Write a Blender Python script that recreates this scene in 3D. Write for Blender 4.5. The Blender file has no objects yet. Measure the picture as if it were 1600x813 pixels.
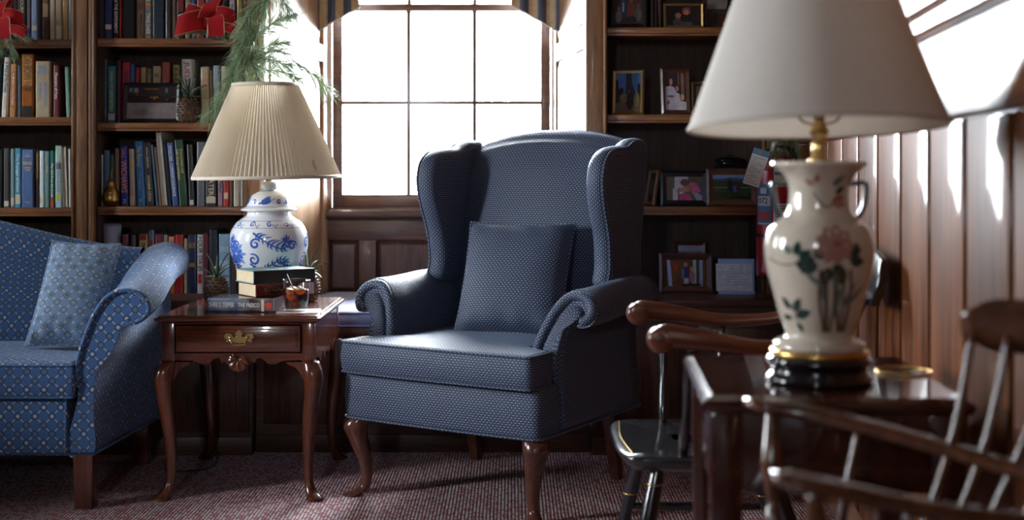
import bpy, bmesh, math, random
from mathutils import Vector, Matrix
random.seed(7)
PI = math.pi
SC = bpy.context.scene
COL = SC.collection

# ------------------------------------------------------------------ camera
cam_d = bpy.data.cameras.new('camera')
cam = bpy.data.objects.new('camera', cam_d); COL.objects.link(cam)
CAMZ = 1.11
cam.location = (0, 0, CAMZ); cam.rotation_euler = (PI/2, 0, 0)
cam_d.sensor_width = 36; cam_d.lens = 45.0
cam_d.shift_y = -0.0884
cam_d.clip_start = 0.05
cam_d.dof.use_dof = True; cam_d.dof.focus_distance = 4.35; cam_d.dof.aperture_fstop = 2.2
SC.camera = cam
# ------------------------------------------------------------------ sky, exposure
SKY = 105.0
world = bpy.data.worlds.new('overcast_sky'); SC.world = world
world.use_nodes = True
bg = world.node_tree.nodes['Background']
bg.inputs[0].default_value = (0.88, 0.94, 1.0, 1); bg.inputs[1].default_value = SKY
SC.view_settings.view_transform = 'Standard'; SC.view_settings.look = 'None'
SC.view_settings.gamma = 1.0; SC.view_settings.use_curve_mapping = False
SC.view_settings.exposure = 0.28
SC.cycles.use_denoising = True
SC.cycles.max_bounces = 8; SC.cycles.diffuse_bounces = 4; SC.cycles.glossy_bounces = 4
SC.cycles.transmission_bounces = 8; SC.cycles.transparent_max_bounces = 12
SC.cycles.caustics_reflective = False; SC.cycles.caustics_refractive = False
SC.cycles.sample_clamp_indirect = 6.0

def portal(loc, rot, sx, sy):
    # sampling aid only: marks a window opening for the sky light, emits nothing itself
    l = bpy.data.lights.new('sky_portal', 'AREA'); l.shape = 'RECTANGLE'; l.size = sx; l.size_y = sy
    l.cycles.is_portal = True
    o = bpy.data.objects.new('sky_portal', l); COL.objects.link(o)
    o.location = loc; o.rotation_euler = rot
portal((-0.33, 6.12, 1.75), (-PI/2, 0, 0), 1.05, 1.75)       # shines towards -Y
portal((-3.62, 2.76, 1.62), (0, -PI/2, 0), 1.3, 0.58)         # shines towards +X
portal((-0.95, -1.78, 1.90), (PI/2, 0, 0), 0.45, 0.55)           # shines towards +Y
portal((-3.62, 4.45, 1.62), (0, -PI/2, 0), 1.3, 0.40)

# ------------------------------------------------------------------ material helpers
class E:
    """a socket with arithmetic"""
    def __init__(s, nt, sock): s.nt = nt; s.s = sock
    def _m(s, op, *o):
        n = s.nt.nodes.new('ShaderNodeMath'); n.operation = op
        for i, a in enumerate((s,) + o):
            if isinstance(a, E): s.nt.links.new(a.s, n.inputs[i])
            else: n.inputs[i].default_value = a
        return E(s.nt, n.outputs[0])
    def __add__(s, o): return s._m('ADD', o)
    def __sub__(s, o): return s._m('SUBTRACT', o)
    def __mul__(s, o): return s._m('MULTIPLY', o)
    def __truediv__(s, o): return s._m('DIVIDE', o)
    def floor(s): return s._m('FLOOR')
    def fract(s): return s._m('FRACT')
    def abs(s): return s._m('ABSOLUTE')
    def sqrt(s): return s._m('SQRT')
    def max(s, o): return s._m('MAXIMUM', o)
    def min(s, o): return s._m('MINIMUM', o)
    def lt(s, o): return s._m('LESS_THAN', o)
    def gt(s, o): return s._m('GREATER_THAN', o)
    def sin(s): return s._m('SINE')
    def ramp(s, a, b, c=0.0, d=1.0):
        n = s.nt.nodes.new('ShaderNodeMapRange'); n.interpolation_type = 'SMOOTHSTEP'
        s.nt.links.new(s.s, n.inputs[0])
        for i, v in zip((1, 2, 3, 4), (a, b, c, d)): n.inputs[i].default_value = v
        return E(s.nt, n.outputs[0])
def new_mat(name):
    m = bpy.data.materials.new(name); m.use_nodes = True
    return m, m.node_tree, m.node_tree.nodes['Principled BSDF']
def c4(c): return (c[0], c[1], c[2], 1)
def mixc(nt, f, a, b):
    n = nt.nodes.new('ShaderNodeMix'); n.data_type = 'RGBA'
    if isinstance(f, E): nt.links.new(f.s, n.inputs[0])
    else: n.inputs[0].default_value = f
    for i, v in ((6, a), (7, b)):
        if isinstance(v, tuple): n.inputs[i].default_value = c4(v)
        else: nt.links.new(v, n.inputs[i])
    return n.outputs[2]
def bump(nt, p, h, strength=0.3, dist=0.002):
    n = nt.nodes.new('ShaderNodeBump'); n.inputs['Strength'].default_value = strength; n.inputs['Distance'].default_value = dist
    nt.links.new(h.s if isinstance(h, E) else h, n.inputs['Height']); nt.links.new(n.outputs[0], p.inputs['Normal'])
def coords(nt, kind='Object'):
    t = nt.nodes.new('ShaderNodeTexCoord'); s = nt.nodes.new('ShaderNodeSeparateXYZ')
    nt.links.new(t.outputs[kind], s.inputs[0])
    return t.outputs[kind], E(nt, s.outputs[0]), E(nt, s.outputs[1]), E(nt, s.outputs[2])
def noise(nt, vec, scale=(1, 1, 1), s=5.0, detail=4.0, rough=0.6):
    mp = nt.nodes.new('ShaderNodeMapping'); mp.inputs['Scale'].default_value = scale; nt.links.new(vec, mp.inputs[0])
    n = nt.nodes.new('ShaderNodeTexNoise'); n.inputs['Scale'].default_value = s; n.inputs['Detail'].default_value = detail
    n.inputs['Roughness'].default_value = rough
    nt.links.new(mp.outputs[0], n.inputs['Vector'])
    return E(nt, n.outputs[0])
MATS = {}
def plain(name, col, rough=0.5, metal=0.0, coat=0.0, var=0.0, sheen=0.0, spec=0.5, bumpy=0.0):
    key = (name, col, rough, metal, coat, var)
    if key in MATS: return MATS[key]
    m, nt, p = new_mat(name)
    p.inputs['Base Color'].default_value = c4(col); p.inputs['Roughness'].default_value = rough
    p.inputs['Metallic'].default_value = metal; p.inputs['Coat Weight'].default_value = coat
    p.inputs['Coat Roughness'].default_value = 0.08; p.inputs['Sheen Weight'].default_value = sheen
    p.inputs['Specular IOR Level'].default_value = spec
    if var or bumpy:
        v, x, y, z = coords(nt)
        n = noise(nt, v, s=38.0)
        if var:
            nt.links.new(mixc(nt, n.ramp(0.3, 0.7), tuple(k*(1-var) for k in col), tuple(min(1, k*(1+var)) for k in col)), p.inputs['Base Color'])
        if bumpy: bump(nt, p, n, bumpy, 0.003)
    MATS[key] = m
    return m
def wood(name, c1, c2, grain='z', rough=0.35, coat=0.3, s=9.0, coat_rough=0.12, spec=0.5):
    m, nt, p = new_mat(name)
    v, x, y, z = coords(nt)
    lo, hi = 0.7, 9.0
    sc = {'x': (lo, hi, hi), 'y': (hi, lo, hi), 'z': (hi, hi, lo)}[grain]
    n1 = noise(nt, v, sc, s, 6.0, 0.65); n2 = noise(nt, v, tuple(k*0.45 for k in sc), s*0.4, 3.0)
    f = (n1*0.6 + n2*0.4).ramp(0.36, 0.62)
    nt.links.new(mixc(nt, f, c1, c2), p.inputs['Base Color'])
    p.inputs['Roughness'].default_value = rough; p.inputs['Coat Weight'].default_value = coat
    p.inputs['Coat Roughness'].default_value = coat_rough; p.inputs['Specular IOR Level'].default_value = spec
    bump(nt, p, n1, 0.12, 0.001)
    return m
def fabric_dots():
    m, nt, p = new_mat('navy_dotted_upholstery')
    v, u, w, _ = coords(nt, 'UV')
    P, Q = 0.0135, 0.0078
    row = (w/Q).floor()
    odd = (row*0.5).fract()
    fu = ((u/P) + odd).fract() - 0.5; fv = (w/Q).fract() - 0.5
    d = ((fu*fu)*(P*P) + (fv*fv)*(Q*Q*1.7)).sqrt()
    mask = d.ramp(0.0012, 0.0027, 1.0, 0.0)
    fu2 = ((u/P) + odd + 0.5).fract() - 0.5
    d2 = ((fu2*fu2)*(P*P*0.35) + (fv*fv)*(Q*Q*1.3)).sqrt().ramp(0.001, 0.0034, 1.0, 0.0)
    nn = noise(nt, v, (1, 1, 1), 260.0, 2.0)
    ground = mixc(nt, nn, (0.015, 0.029, 0.076), (0.028, 0.049, 0.108))
    ground2 = mixc(nt, d2*0.7, ground, (0.054, 0.088, 0.158))
    nt.links.new(mixc(nt, mask*0.85, ground2, (0.58, 0.60, 0.54)), p.inputs['Base Color'])
    p.inputs['Roughness'].default_value = 0.6; p.inputs['Sheen Weight'].default_value = 0.22
    p.inputs['Sheen Roughness'].default_value = 0.3; p.inputs['Sheen Tint'].default_value = (0.50, 0.68, 1, 1)
    p.inputs['Specular IOR Level'].default_value = 0.4
    bump(nt, p, mask + d2*0.6, 0.6, 0.0015)
    return m
def fabric_lattice(name, c_ground, c_light, c_line, lighten=0.0):
    m, nt, p = new_mat(name)
    v, u, w, _ = coords(nt, 'UV')
    P, Q = 0.056, 0.029
    row = (w/Q).floor(); odd = (row*0.5).fract()
    fu = ((u/P) + odd).fract() - 0.5; fv = (w/Q).fract() - 0.5
    d = ((fu*fu)*(P*P) + (fv*fv)*(Q*Q)).sqrt()
    disc = d.ramp(0.0048, 0.0062, 1.0, 0.0)
    ring = (d - 0.0115).abs().ramp(0.0007, 0.0016, 1.0, 0.0)
    a = (u/P + w/(2*Q)); b = (u/P - w/(2*Q))
    da = ((a - 0.25).fract() - 0.5).abs(); db = ((b + 0.25).fract() - 0.5).abs()
    bars = da.ramp(0.03, 0.055, 1.0, 0.0).max(db.ramp(0.03, 0.055, 1.0, 0.0))
    dash = d.ramp(0.0125, 0.0140)
    lines = bars*dash
    edge = ((fu.abs()*P - 0.0) .max(fv.abs()*Q)).ramp(0.0118, 0.0132)
    nn = noise(nt, v, (1, 1, 1), 330.0, 2.0)
    ground = mixc(nt, nn, tuple(k*0.72 for k in c_ground), tuple(k*1.25 for k in c_ground))
    g2 = mixc(nt, ring*0.75, ground, tuple(k*0.35 for k in c_ground))
    g3 = mixc(nt, (edge*0.35), g2, c_light)
    g4 = mixc(nt, lines*0.85, g3, c_line)
    par = (row*0.25).fract().gt(0.45)
    spot = mixc(nt, par, (0.42, 0.37, 0.26), (0.13, 0.13, 0.09))
    nt.links.new(mixc(nt, disc*0.9, g4, spot), p.inputs['Base Color'])
    p.inputs['Roughness'].default_value = 0.85; p.inputs['Sheen Weight'].default_value = 0.15
    p.inputs['Sheen Tint'].default_value = (0.8, 0.88, 1, 1); p.inputs['Specular IOR Level'].default_value = 0.25
    bump(nt, p, nn + disc + lines, 0.35, 0.0012)
    return m
def carpet_mat():
    m, nt, p = new_mat('ribbed_rose_carpet')
    v, x, y, z = coords(nt)
    P, Q = 0.0115, 0.016
    col = (x/P).floor()
    fx = (x/P).fract() - 0.5
    fy = ((y/Q) + (col*0.5).fract()).fract() - 0.5
    d = ((fx*fx) + (fy*fy)*0.8).sqrt()
    loop = d.ramp(0.15, 0.5, 1.0, 0.0)
    wn = nt.nodes.new('ShaderNodeTexWhiteNoise'); wn.noise_dimensions = '2D'
    cb = nt.nodes.new('ShaderNodeCombineXYZ'); nt.links.new(col.s, cb.inputs[0]); nt.links.new(((y/Q) + (col*0.5).fract()).floor().s, cb.inputs[1])
    nt.links.new(cb.outputs[0], wn.inputs['Vector'])
    rnd = E(nt, wn.outputs[0])
    base = mixc(nt, rnd.gt(0.62), (0.66, 0.56, 0.56), (0.46, 0.165, 0.185))
    nt.links.new(mixc(nt, loop, (0.19, 0.12, 0.125), base), p.inputs['Base Color'])
    p.inputs['Roughness'].default_value = 0.95; p.inputs['Specular IOR Level'].default_value = 0.1
    bump(nt, p, loop, 0.7, 0.004)
    return m
def pane_mat(name='window_glass'):
    m = bpy.data.materials.new(name); m.use_nodes = True; nt = m.node_tree
    nt.nodes.remove(nt.nodes['Principled BSDF'])
    tr = nt.nodes.new('ShaderNodeBsdfTransparent'); gl = nt.nodes.new('ShaderNodeBsdfGlossy'); gl.inputs['Roughness'].default_value = 0.02
    fr = nt.nodes.new('ShaderNodeFresnel'); fr.inputs[0].default_value = 1.45
    mx = nt.nodes.new('ShaderNodeMixShader')
    nt.links.new(fr.outputs[0], mx.inputs[0]); nt.links.new(tr.outputs[0], mx.inputs[1]); nt.links.new(gl.outputs[0], mx.inputs[2])
    nt.links.new(mx.outputs[0], nt.nodes['Material Output'].inputs[0])
    return m
def thin_glass(name, col=(1, 1, 1), edge=0.35):
    m = bpy.data.materials.new(name); m.use_nodes = True; nt = m.node_tree
    nt.nodes.remove(nt.nodes['Principled BSDF'])
    tr = nt.nodes.new('ShaderNodeBsdfTransparent'); tr.inputs[0].default_value = c4(col)
    gl = nt.nodes.new('ShaderNodeBsdfGlossy'); gl.inputs['Roughness'].default_value = 0.03
    lw = nt.nodes.new('ShaderNodeLayerWeight'); f = E(nt, lw.outputs['Facing']); f = f*f*f*edge + 0.03
    mx = nt.nodes.new('ShaderNodeMixShader')
    nt.links.new(f.s, mx.inputs[0]); nt.links.new(tr.outputs[0], mx.inputs[1]); nt.links.new(gl.outputs[0], mx.inputs[2])
    nt.links.new(mx.outputs[0], nt.nodes['Material Output'].inputs[0])
    return m
def shade_mat(name, col, trans=0.4, stains=False):
    m = bpy.data.materials.new(name); m.use_nodes = True; nt = m.node_tree
    nt.nodes.remove(nt.nodes['Principled BSDF'])
    df = nt.nodes.new('ShaderNodeBsdfDiffuse'); tl = nt.nodes.new('ShaderNodeBsdfTranslucent')
    mx = nt.nodes.new('ShaderNodeMixShader'); mx.inputs[0].default_value = trans
    v, x, y, z = coords(nt)
    f = noise(nt, v, (1, 1, 0.3), 60.0, 3.0)
    c = mixc(nt, f, tuple(k*0.93 for k in col), col)
    if stains:
        st = noise(nt, v, (1.0, 1.0, 0.45), 9.0, 3.0).ramp(0.655, 0.70)
        c = mixc(nt, st*0.55, c, (0.36, 0.22, 0.11))
    nt.links.new(c, df.inputs[0]); nt.links.new(c, tl.inputs[0])
    nt.links.new(df.outputs[0], mx.inputs[1]); nt.links.new(tl.outputs[0], mx.inputs[2])
    nt.links.new(mx.outputs[0], nt.nodes['Material Output'].inputs[0])
    return m

# ------------------------------------------------------------------ mesh helpers
class MB:
    def __init__(s): s.v = []; s.f = []; s.uv = []; s.mi = []; s.sm = []
    def add(s, vs, fs, uvs=None, mi=0, smooth=False):
        b = len(s.v); s.v += [tuple(p) for p in vs]
        for k, f in enumerate(fs):
            s.f.append(tuple(i+b for i in f)); s.uv.append(uvs[k] if uvs else None); s.mi.append(mi); s.sm.append(smooth)
        return s
    def box(s, x0, x1, y0, y1, z0, z1, mi=0):
        vs = [(x0,y0,z0),(x1,y0,z0),(x1,y1,z0),(x0,y1,z0),(x0,y0,z1),(x1,y0,z1),(x1,y1,z1),(x0,y1,z1)]
        return s.add(vs, [(0,3,2,1),(4,5,6,7),(0,1,5,4),(1,2,6,5),(2,3,7,6),(3,0,4,7)], mi=mi)
    def grid(s, rows, close_u=False, close_v=False, cap=False, mi=0, smooth=True, uoff=0.0, flip=False):
        """rows[i][j]; i = v direction, j = u direction. UVs by arc length"""
        nr, nc = len(rows), len(rows[0])
        R = [[Vector(p) for p in r] for r in rows]
        vs = [p for r in R for p in r]; fs = []; uvs = []
        mid = R[nr//2]
        us = [uoff]
        for j in range(nc if close_u else nc-1): us.append(us[-1] + (mid[(j+1) % nc]-mid[j]).length)
        jm = nc//2; ws = [0.0]
        for i in range(nr if close_v else nr-1): ws.append(ws[-1] + (R[(i+1) % nr][jm]-R[i][jm]).length)
        for i in range(nr if close_v else nr-1):
            for j in range(nc if close_u else nc-1):
                a, b2, c, d = i*nc+j, i*nc+(j+1) % nc, ((i+1) % nr)*nc+(j+1) % nc, ((i+1) % nr)*nc+j
                f = (a, b2, c, d); q = [(us[j], ws[i]), (us[j+1], ws[i]), (us[j+1], ws[i+1]), (us[j], ws[i+1])]
                if flip: f = f[::-1]; q = q[::-1]
                fs.append(f); uvs.append(q)
        s.add(vs, fs, uvs, mi, smooth)
        if cap:
            b = len(s.v) - len(vs)
            for i in (0, nr-1):
                idx = [b+i*nc+j for j in range(nc)]
                if (i == 0) != flip: idx = idx[::-1]
                s.f.append(tuple(idx)); s.uv.append(None); s.mi.append(mi); s.sm.append(False)
        return s
    def lathe(s, prof, n=32, c=(0, 0, 0), mi=0, smooth=True, cap=True):
        rows = [[(c[0]+r*math.cos(2*PI*j/n), c[1]+r*math.sin(2*PI*j/n), c[2]+z) for j in range(n)] for r, z in prof]
        return s.grid(rows, close_u=True, cap=cap, mi=mi, smooth=smooth)
    def tube(s, path, rad, n=8, mi=0, closed=False, cap=True, sx=1.0, up=None):
        P = [Vector(p) for p in path]; N = len(P)
        if not hasattr(rad, '__len__'): rad = [rad]*N
        rows = []; prev = None
        for i in range(N):
            if closed: t = P[(i+1) % N]-P[i-1]
            else: t = P[min(i+1, N-1)]-P[max(i-1, 0)]
            t.normalize()
            if prev is None:
                a = Vector(up) if up else (Vector((0, 0, 1)) if abs(t.z) < 0.9 else Vector((1, 0, 0)))
            else: a = prev
            nrm = (a - t*a.dot(t)).normalized(); prev = nrm
            bn = t.cross(nrm)
            rows.append([P[i] + (nrm*math.cos(2*PI*k/n) + bn*math.sin(2*PI*k/n)*sx)*rad[i] for k in range(n)])
        return s.grid(rows, close_u=True, close_v=closed, cap=cap and not closed, mi=mi, flip=True)
    def prism(s, pts, axis, a, b, mi=0, smooth=False):
        """extrude a 2D polygon along an axis: 'x': pts=(y,z), 'y': pts=(x,z), 'z': pts=(x,y)"""
        def mk(p, t): return {'x': (t, p[0], p[1]), 'y': (p[0], t, p[1]), 'z': (p[0], p[1], t)}[axis]
        n = len(pts); area = sum(pts[i][0]*pts[(i+1) % n][1]-pts[(i+1) % n][0]*pts[i][1] for i in range(n))
        q = list(pts) if area > 0 else list(pts)[::-1]
        if axis == 'y': q = q[::-1]
        vs = [mk(p, a) for p in q] + [mk(p, b) for p in q]
        s.add(vs, [tuple(range(n))[::-1], tuple(range(n, 2*n))], mi=mi)
        s.add(vs, [(i, (i+1) % n, n+(i+1) % n, n+i) for i in range(n)], mi=mi, smooth=smooth)
        return s
    def build(s, name, mats, parent=None, bevel=0.0, seg=2, sub=0, label=None, recalc=False, autos=None):
        me = bpy.data.meshes.new(name)
        me.from_pydata(s.v, [], s.f)
        if not isinstance(mats, (list, tuple)): mats = [mats]
        for m in mats: me.materials.append(m)
        uvl = me.uv_layers.new(name='UVMap')
        for poly in me.polygons:
            poly.material_index = s.mi[poly.index]; poly.use_smooth = s.sm[poly.index]
            q = s.uv[poly.index]
            if q is None:
                nx, ny, nz = (abs(k) for k in poly.normal)
                ax = (1, 2) if nx >= ny and nx >= nz else ((0, 2) if ny >= nz else (0, 1))
                for li in poly.loop_indices:
                    co = me.vertices[me.loops[li].vertex_index].co
                    uvl.data[li].uv = (co[ax[0]], co[ax[1]])
            else:
                for li, u in zip(poly.loop_indices, q): uvl.data[li].uv = u
        if bevel > 0 or recalc:
            bm = bmesh.new(); bm.from_mesh(me)
            bmesh.ops.remove_doubles(bm, verts=bm.verts, dist=1e-6)
            if recalc: bmesh.ops.recalc_face_normals(bm, faces=bm.faces)
            if bevel > 0:
                es = [e for e in bm.edges if len(e.link_faces) == 2 and e.calc_face_angle(0) > 0.5]
                bmesh.ops.bevel(bm, geom=es, offset=bevel, segments=seg, affect='EDGES', profile=0.5, clamp_overlap=True)
                for f in bm.faces: f.smooth = True
            bm.to_mesh(me); bm.free()
            if bevel > 0: sharp(me)
        me.validate(); me.update()
        return link(name, me, parent, label)
def sharp(me, ang=0.6):
    try: me.set_sharp_from_angle(angle=ang)
    except Exception: pass
def link(name, me, parent=None, label=None):
    o = bpy.data.objects.new(name, me); COL.objects.link(o)
    if parent: o.parent = parent
    if label: o['label'] = label
    return o
def tag(o, label, cat, group=None, kind=None):
    o['label'] = label; o['category'] = cat
    if group: o['group'] = group
    if kind: o['kind'] = kind
    return o
def struct(o, label=None):
    o['kind'] = 'structure'
    if label: o['label'] = label
    return o
def thing(name, label, cat, loc=(0, 0, 0), rotz=0.0, group=None, rot=None):
    o = bpy.data.objects.new(name, None); COL.objects.link(o); o.empty_display_size = 0.05
    o.location = loc; o.rotation_euler = rot if rot else (0, 0, rotz)
    return tag(o, label, cat, group)
def at(px, py, Y):
    """world point at depth Y seen at the photograph's pixel"""
    return Vector(((px-800)*Y/2000.0, Y, CAMZ-(py-265)*Y/2000.0))
def spline(pts, n=8, closed=False):
    """Catmull-Rom through 3D points"""
    P = [Vector(p) for p in pts]; out = []; N = len(P)
    rng = range(N if closed else N-1)
    for i in rng:
        p1, p2 = P[i], P[(i+1) % N]
        p0 = P[i-1] if (closed or i > 0) else p1*2-p2
        p3 = P[(i+2) % N] if (closed or i < N-2) else p2*2-p1
        for k in range(n):
            t = k/n
            out.append(0.5*((2*p1)+(p2-p0)*t+(2*p0-5*p1+4*p2-p3)*t*t+(3*p1-p0-3*p2+p3)*t**3))
    if not closed: out.append(P[-1])
    return out
def spl2(pts, n=6, closed=False): return [(p.x, p.y) for p in spline([(a, b, 0) for a, b in pts], n, closed)]
def lerp_list(xs, t):
    k = t*(len(xs)-1); i = min(int(k), len(xs)-2); f = k-i
    return xs[i]*(1-f)+xs[i+1]*f
_TXT = {}
def text_mesh(txt, bold=False):
    if txt in _TXT: return _TXT[txt]
    cu = bpy.data.curves.new('lettering', 'FONT'); cu.body = txt; cu.size = 1.0; cu.align_x = 'CENTER'; cu.align_y = 'CENTER'
    cu.resolution_u = 2; cu.offset = 0.012
    ob = bpy.data.objects.new('lettering', cu); COL.objects.link(ob)
    dg = bpy.context.evaluated_depsgraph_get()
    me = bpy.data.meshes.new_from_object(ob.evaluated_get(dg)); me.name = 'lettering'
    bpy.data.objects.remove(ob); bpy.data.curves.remove(cu)
    xs = [v.co.x for v in me.vertices] or [0, 1]
    _TXT[txt] = (me, max(xs)-min(xs))
    return _TXT[txt]
def lettering(parent, txt, mat, origin, xax, yax, height, length=None, name='lettering'):
    me, w = text_mesh(txt)
    me2 = me.copy(); me2.materials.clear(); me2.materials.append(mat)
    o = link(name, me2, parent)
    x = Vector(xax); y = Vector(yax); z = x.cross(y)
    sy = height/0.72; sx = sy if length is None else length/w
    m = Matrix((x*sx, y*sy, z)).transposed().to_4x4(); m.translation = Vector(origin)
    o.matrix_local = m
    return o
# ------------------------------------------------------------------ shared materials
W_PANEL = wood('dark_stained_panel_wood', (0.036, 0.015, 0.010), (0.092, 0.036, 0.022), 'x', 0.45, 0.15)
W_PANELZ = wood('dark_stained_panel_wood_upright', (0.036, 0.015, 0.010), (0.092, 0.036, 0.022), 'z', 0.45, 0.15)
W_CASE = wood('bookcase_wood', (0.105, 0.045, 0.018), (0.25, 0.118, 0.045), 'z', 0.5, 0.1)
W_SHELF = wood('shelf_wood', (0.13, 0.046, 0.014), (0.27, 0.105, 0.032), 'x', 0.42, 0.2)
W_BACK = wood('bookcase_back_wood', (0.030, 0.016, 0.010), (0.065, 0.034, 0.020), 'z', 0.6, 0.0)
W_REVEAL = wood('window_reveal_wood', (0.30, 0.17, 0.085), (0.50, 0.31, 0.17), 'z', 0.4, 0.2)
W_SASH = wood('sash_wood', (0.090, 0.040, 0.024), (0.17, 0.080, 0.046), 'x', 0.4, 0.25)
W_WALL = wood('varnished_wall_plank', (0.036, 0.010, 0.003), (0.145, 0.045, 0.012), 'z', 0.55, 0.28, 5.0, 0.09, 0.05)
W_WALLX = wood('varnished_wall_rail', (0.075, 0.025, 0.008), (0.21, 0.075, 0.024), 'x', 0.42, 1.0, 5.0, 0.24)
W_CHERRY = wood('cherry_table_wood', (0.050, 0.011, 0.005), (0.125, 0.032, 0.012), 'x', 0.22, 0.8, 7.0, 0.06)
W_CHERRYZ = wood('cherry_leg_wood', (0.050, 0.011, 0.005), (0.12, 0.030, 0.011), 'z', 0.24, 0.7, 7.0, 0.08)
W_MAHOG = wood('mahogany_leg_wood', (0.060, 0.018, 0.012), (0.115, 0.036, 0.022), 'z', 0.26, 0.6)
W_ARM = wood('cherry_chair_arm', (0.070, 0.017, 0.008), (0.125, 0.035, 0.015), 'y', 0.28, 0.6)
W_BCHAIR = wood('brown_windsor_wood', (0.050, 0.017, 0.008), (0.105, 0.038, 0.017), 'y', 0.26, 0.7)
W_DTABLE = wood('dark_red_table_wood', (0.030, 0.008, 0.005), (0.062, 0.017, 0.010), 'x', 0.14, 0.9, 7.0, 0.04)
BLACKLAC = plain('black_lacquer', (0.010, 0.011, 0.014), 0.22, coat=0.6)
GOLD = plain('gilt_line', (0.70, 0.45, 0.16), 0.3, 1.0)
BRASS = plain('polished_brass', (0.72, 0.52, 0.22), 0.25, 1.0)
ABRASS = plain('antique_brass', (0.50, 0.38, 0.16), 0.33, 1.0)
PLASTER = wood('dark_wall_boarding', (0.05, 0.022, 0.013), (0.11, 0.048, 0.028), 'z', 0.5, 0.1)
CEILM = plain('ceiling_paint', (0.36, 0.34, 0.31), 0.9, var=0.03)
GLASS = pane_mat()
WHITE_INK = plain('white_ink', (0.8, 0.8, 0.78), 0.6); BLACK_INK = plain('black_ink', (0.015, 0.015, 0.018), 0.6)
GOLD_INK = plain('gold_ink', (0.62, 0.47, 0.20), 0.45); RED_INK = plain('red_ink', (0.60, 0.04, 0.03), 0.5)
ORANGE_INK = plain('orange_ink', (0.75, 0.28, 0.08), 0.5); PAPER = plain('page_paper', (0.62, 0.54, 0.42), 0.9, var=0.08)
CREAM_STK = plain('cream_sticker', (0.60, 0.53, 0.40), 0.7)
NAVYF = fabric_dots()
SOFAF = fabric_lattice('blue_lattice_upholstery', (0.030, 0.078, 0.195), (0.062, 0.130, 0.27), (0.36, 0.38, 0.37))
PILLF = fabric_lattice('lit_blue_lattice_pillow', (0.17, 0.27, 0.42), (0.27, 0.38, 0.52), (0.66, 0.66, 0.62))  # sofa lattice in paler colours, the light on the pillow put into the cloth
CARPET = carpet_mat()

# ------------------------------------------------------------------ setting
XL, YF, CEIL = -3.5, -1.6, 2.75
def wallx(Y): return 0.6 + 0.11*Y
o = MB().box(-3.7, 1.6, -1.8, 6.1, -0.06, 0.0).build('floor', CARPET)
struct(o, 'rose and grey ribbed carpet covering the floor')
o = MB().box(-3.7, 1.6, -1.8, 6.1, CEIL, CEIL+0.08).build('ceiling', CEILM); struct(o, 'pale painted ceiling above the room')
gm = plain('snowy_ground', (0.75, 0.77, 0.8), 0.9, var=0.03)
o = MB().box(-40, 40, -40, 60, -0.9, -0.8).build('ground', gm); struct(o, 'snow covered ground outside the windows')
# back wall with the window opening
WX0, WX1, WZ0, WZ1 = -0.86, 0.205, 0.925, 2.60
b = MB()
b.box(-3.7, WX0, 5.93, 6.08, 0, CEIL); b.box(WX1, 1.6, 5.93, 6.08, 0, CEIL)
b.box(WX0, WX1, 5.93, 6.08, 0, WZ0); b.box(WX0, WX1, 5.93, 6.08, WZ1, CEIL)
wall_back = struct(b.build('wall_back', W_PANELZ), 'dark panelled wall around the bright window')
# wainscot below the window
b = MB().box(-0.87, 0.22, 5.905, 5.93, 0.50, 0.915); b.build('panel_backing', W_PANEL, wall_back)
MB().box(-0.87, 0.22, 5.882, 5.905, 0.785, 0.875).build('rail', W_PANEL, wall_back, 0.003)
MB().box(-0.87, 0.22, 5.882, 5.905, 0.50, 0.545).build('rail', W_PANEL, wall_back, 0.003)
for x0, x1 in ((-0.87, -0.845), (-0.705, -0.625), (-0.345, -0.285), (-0.02, 0.04), (0.195, 0.22)):
    MB().box(x0, x1, 5.882, 5.905, 0.545, 0.785).build('stile', W_PANELZ, wall_back, 0.002)
for x0, x1 in ((-0.845, -0.705), (-0.625, -0.345), (-0.285, -0.02), (0.04, 0.195)):
    g = 0.022
    vs = [(x0,5.904,0.545),(x1,5.904,0.545),(x1,5.904,0.785),(x0,5.904,0.785),(x0+g,5.890,0.545+g),(x1-g,5.890,0.545+g),(x1-g,5.890,0.785-g),(x0+g,5.890,0.785-g)]
    MB().add(vs, [(0,1,5,4),(1,2,6,5),(2,3,7,6),(3,0,4,7),(4,5,6,7)]).build('raised_panel', W_PANELZ, wall_back)
prof = [(5.93, 0.925), (5.875, 0.925)] + [(5.875-0.022*math.sin(a), 0.9035+0.0215*math.cos(a)) for a in [k*PI/8 for k in range(9)]] + [(5.882, 0.880), (5.885, 0.868), (5.93, 0.868)]
MB().prism(prof, 'x', -0.885, 0.235).build('window_stool', W_PANEL, wall_back)

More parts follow.
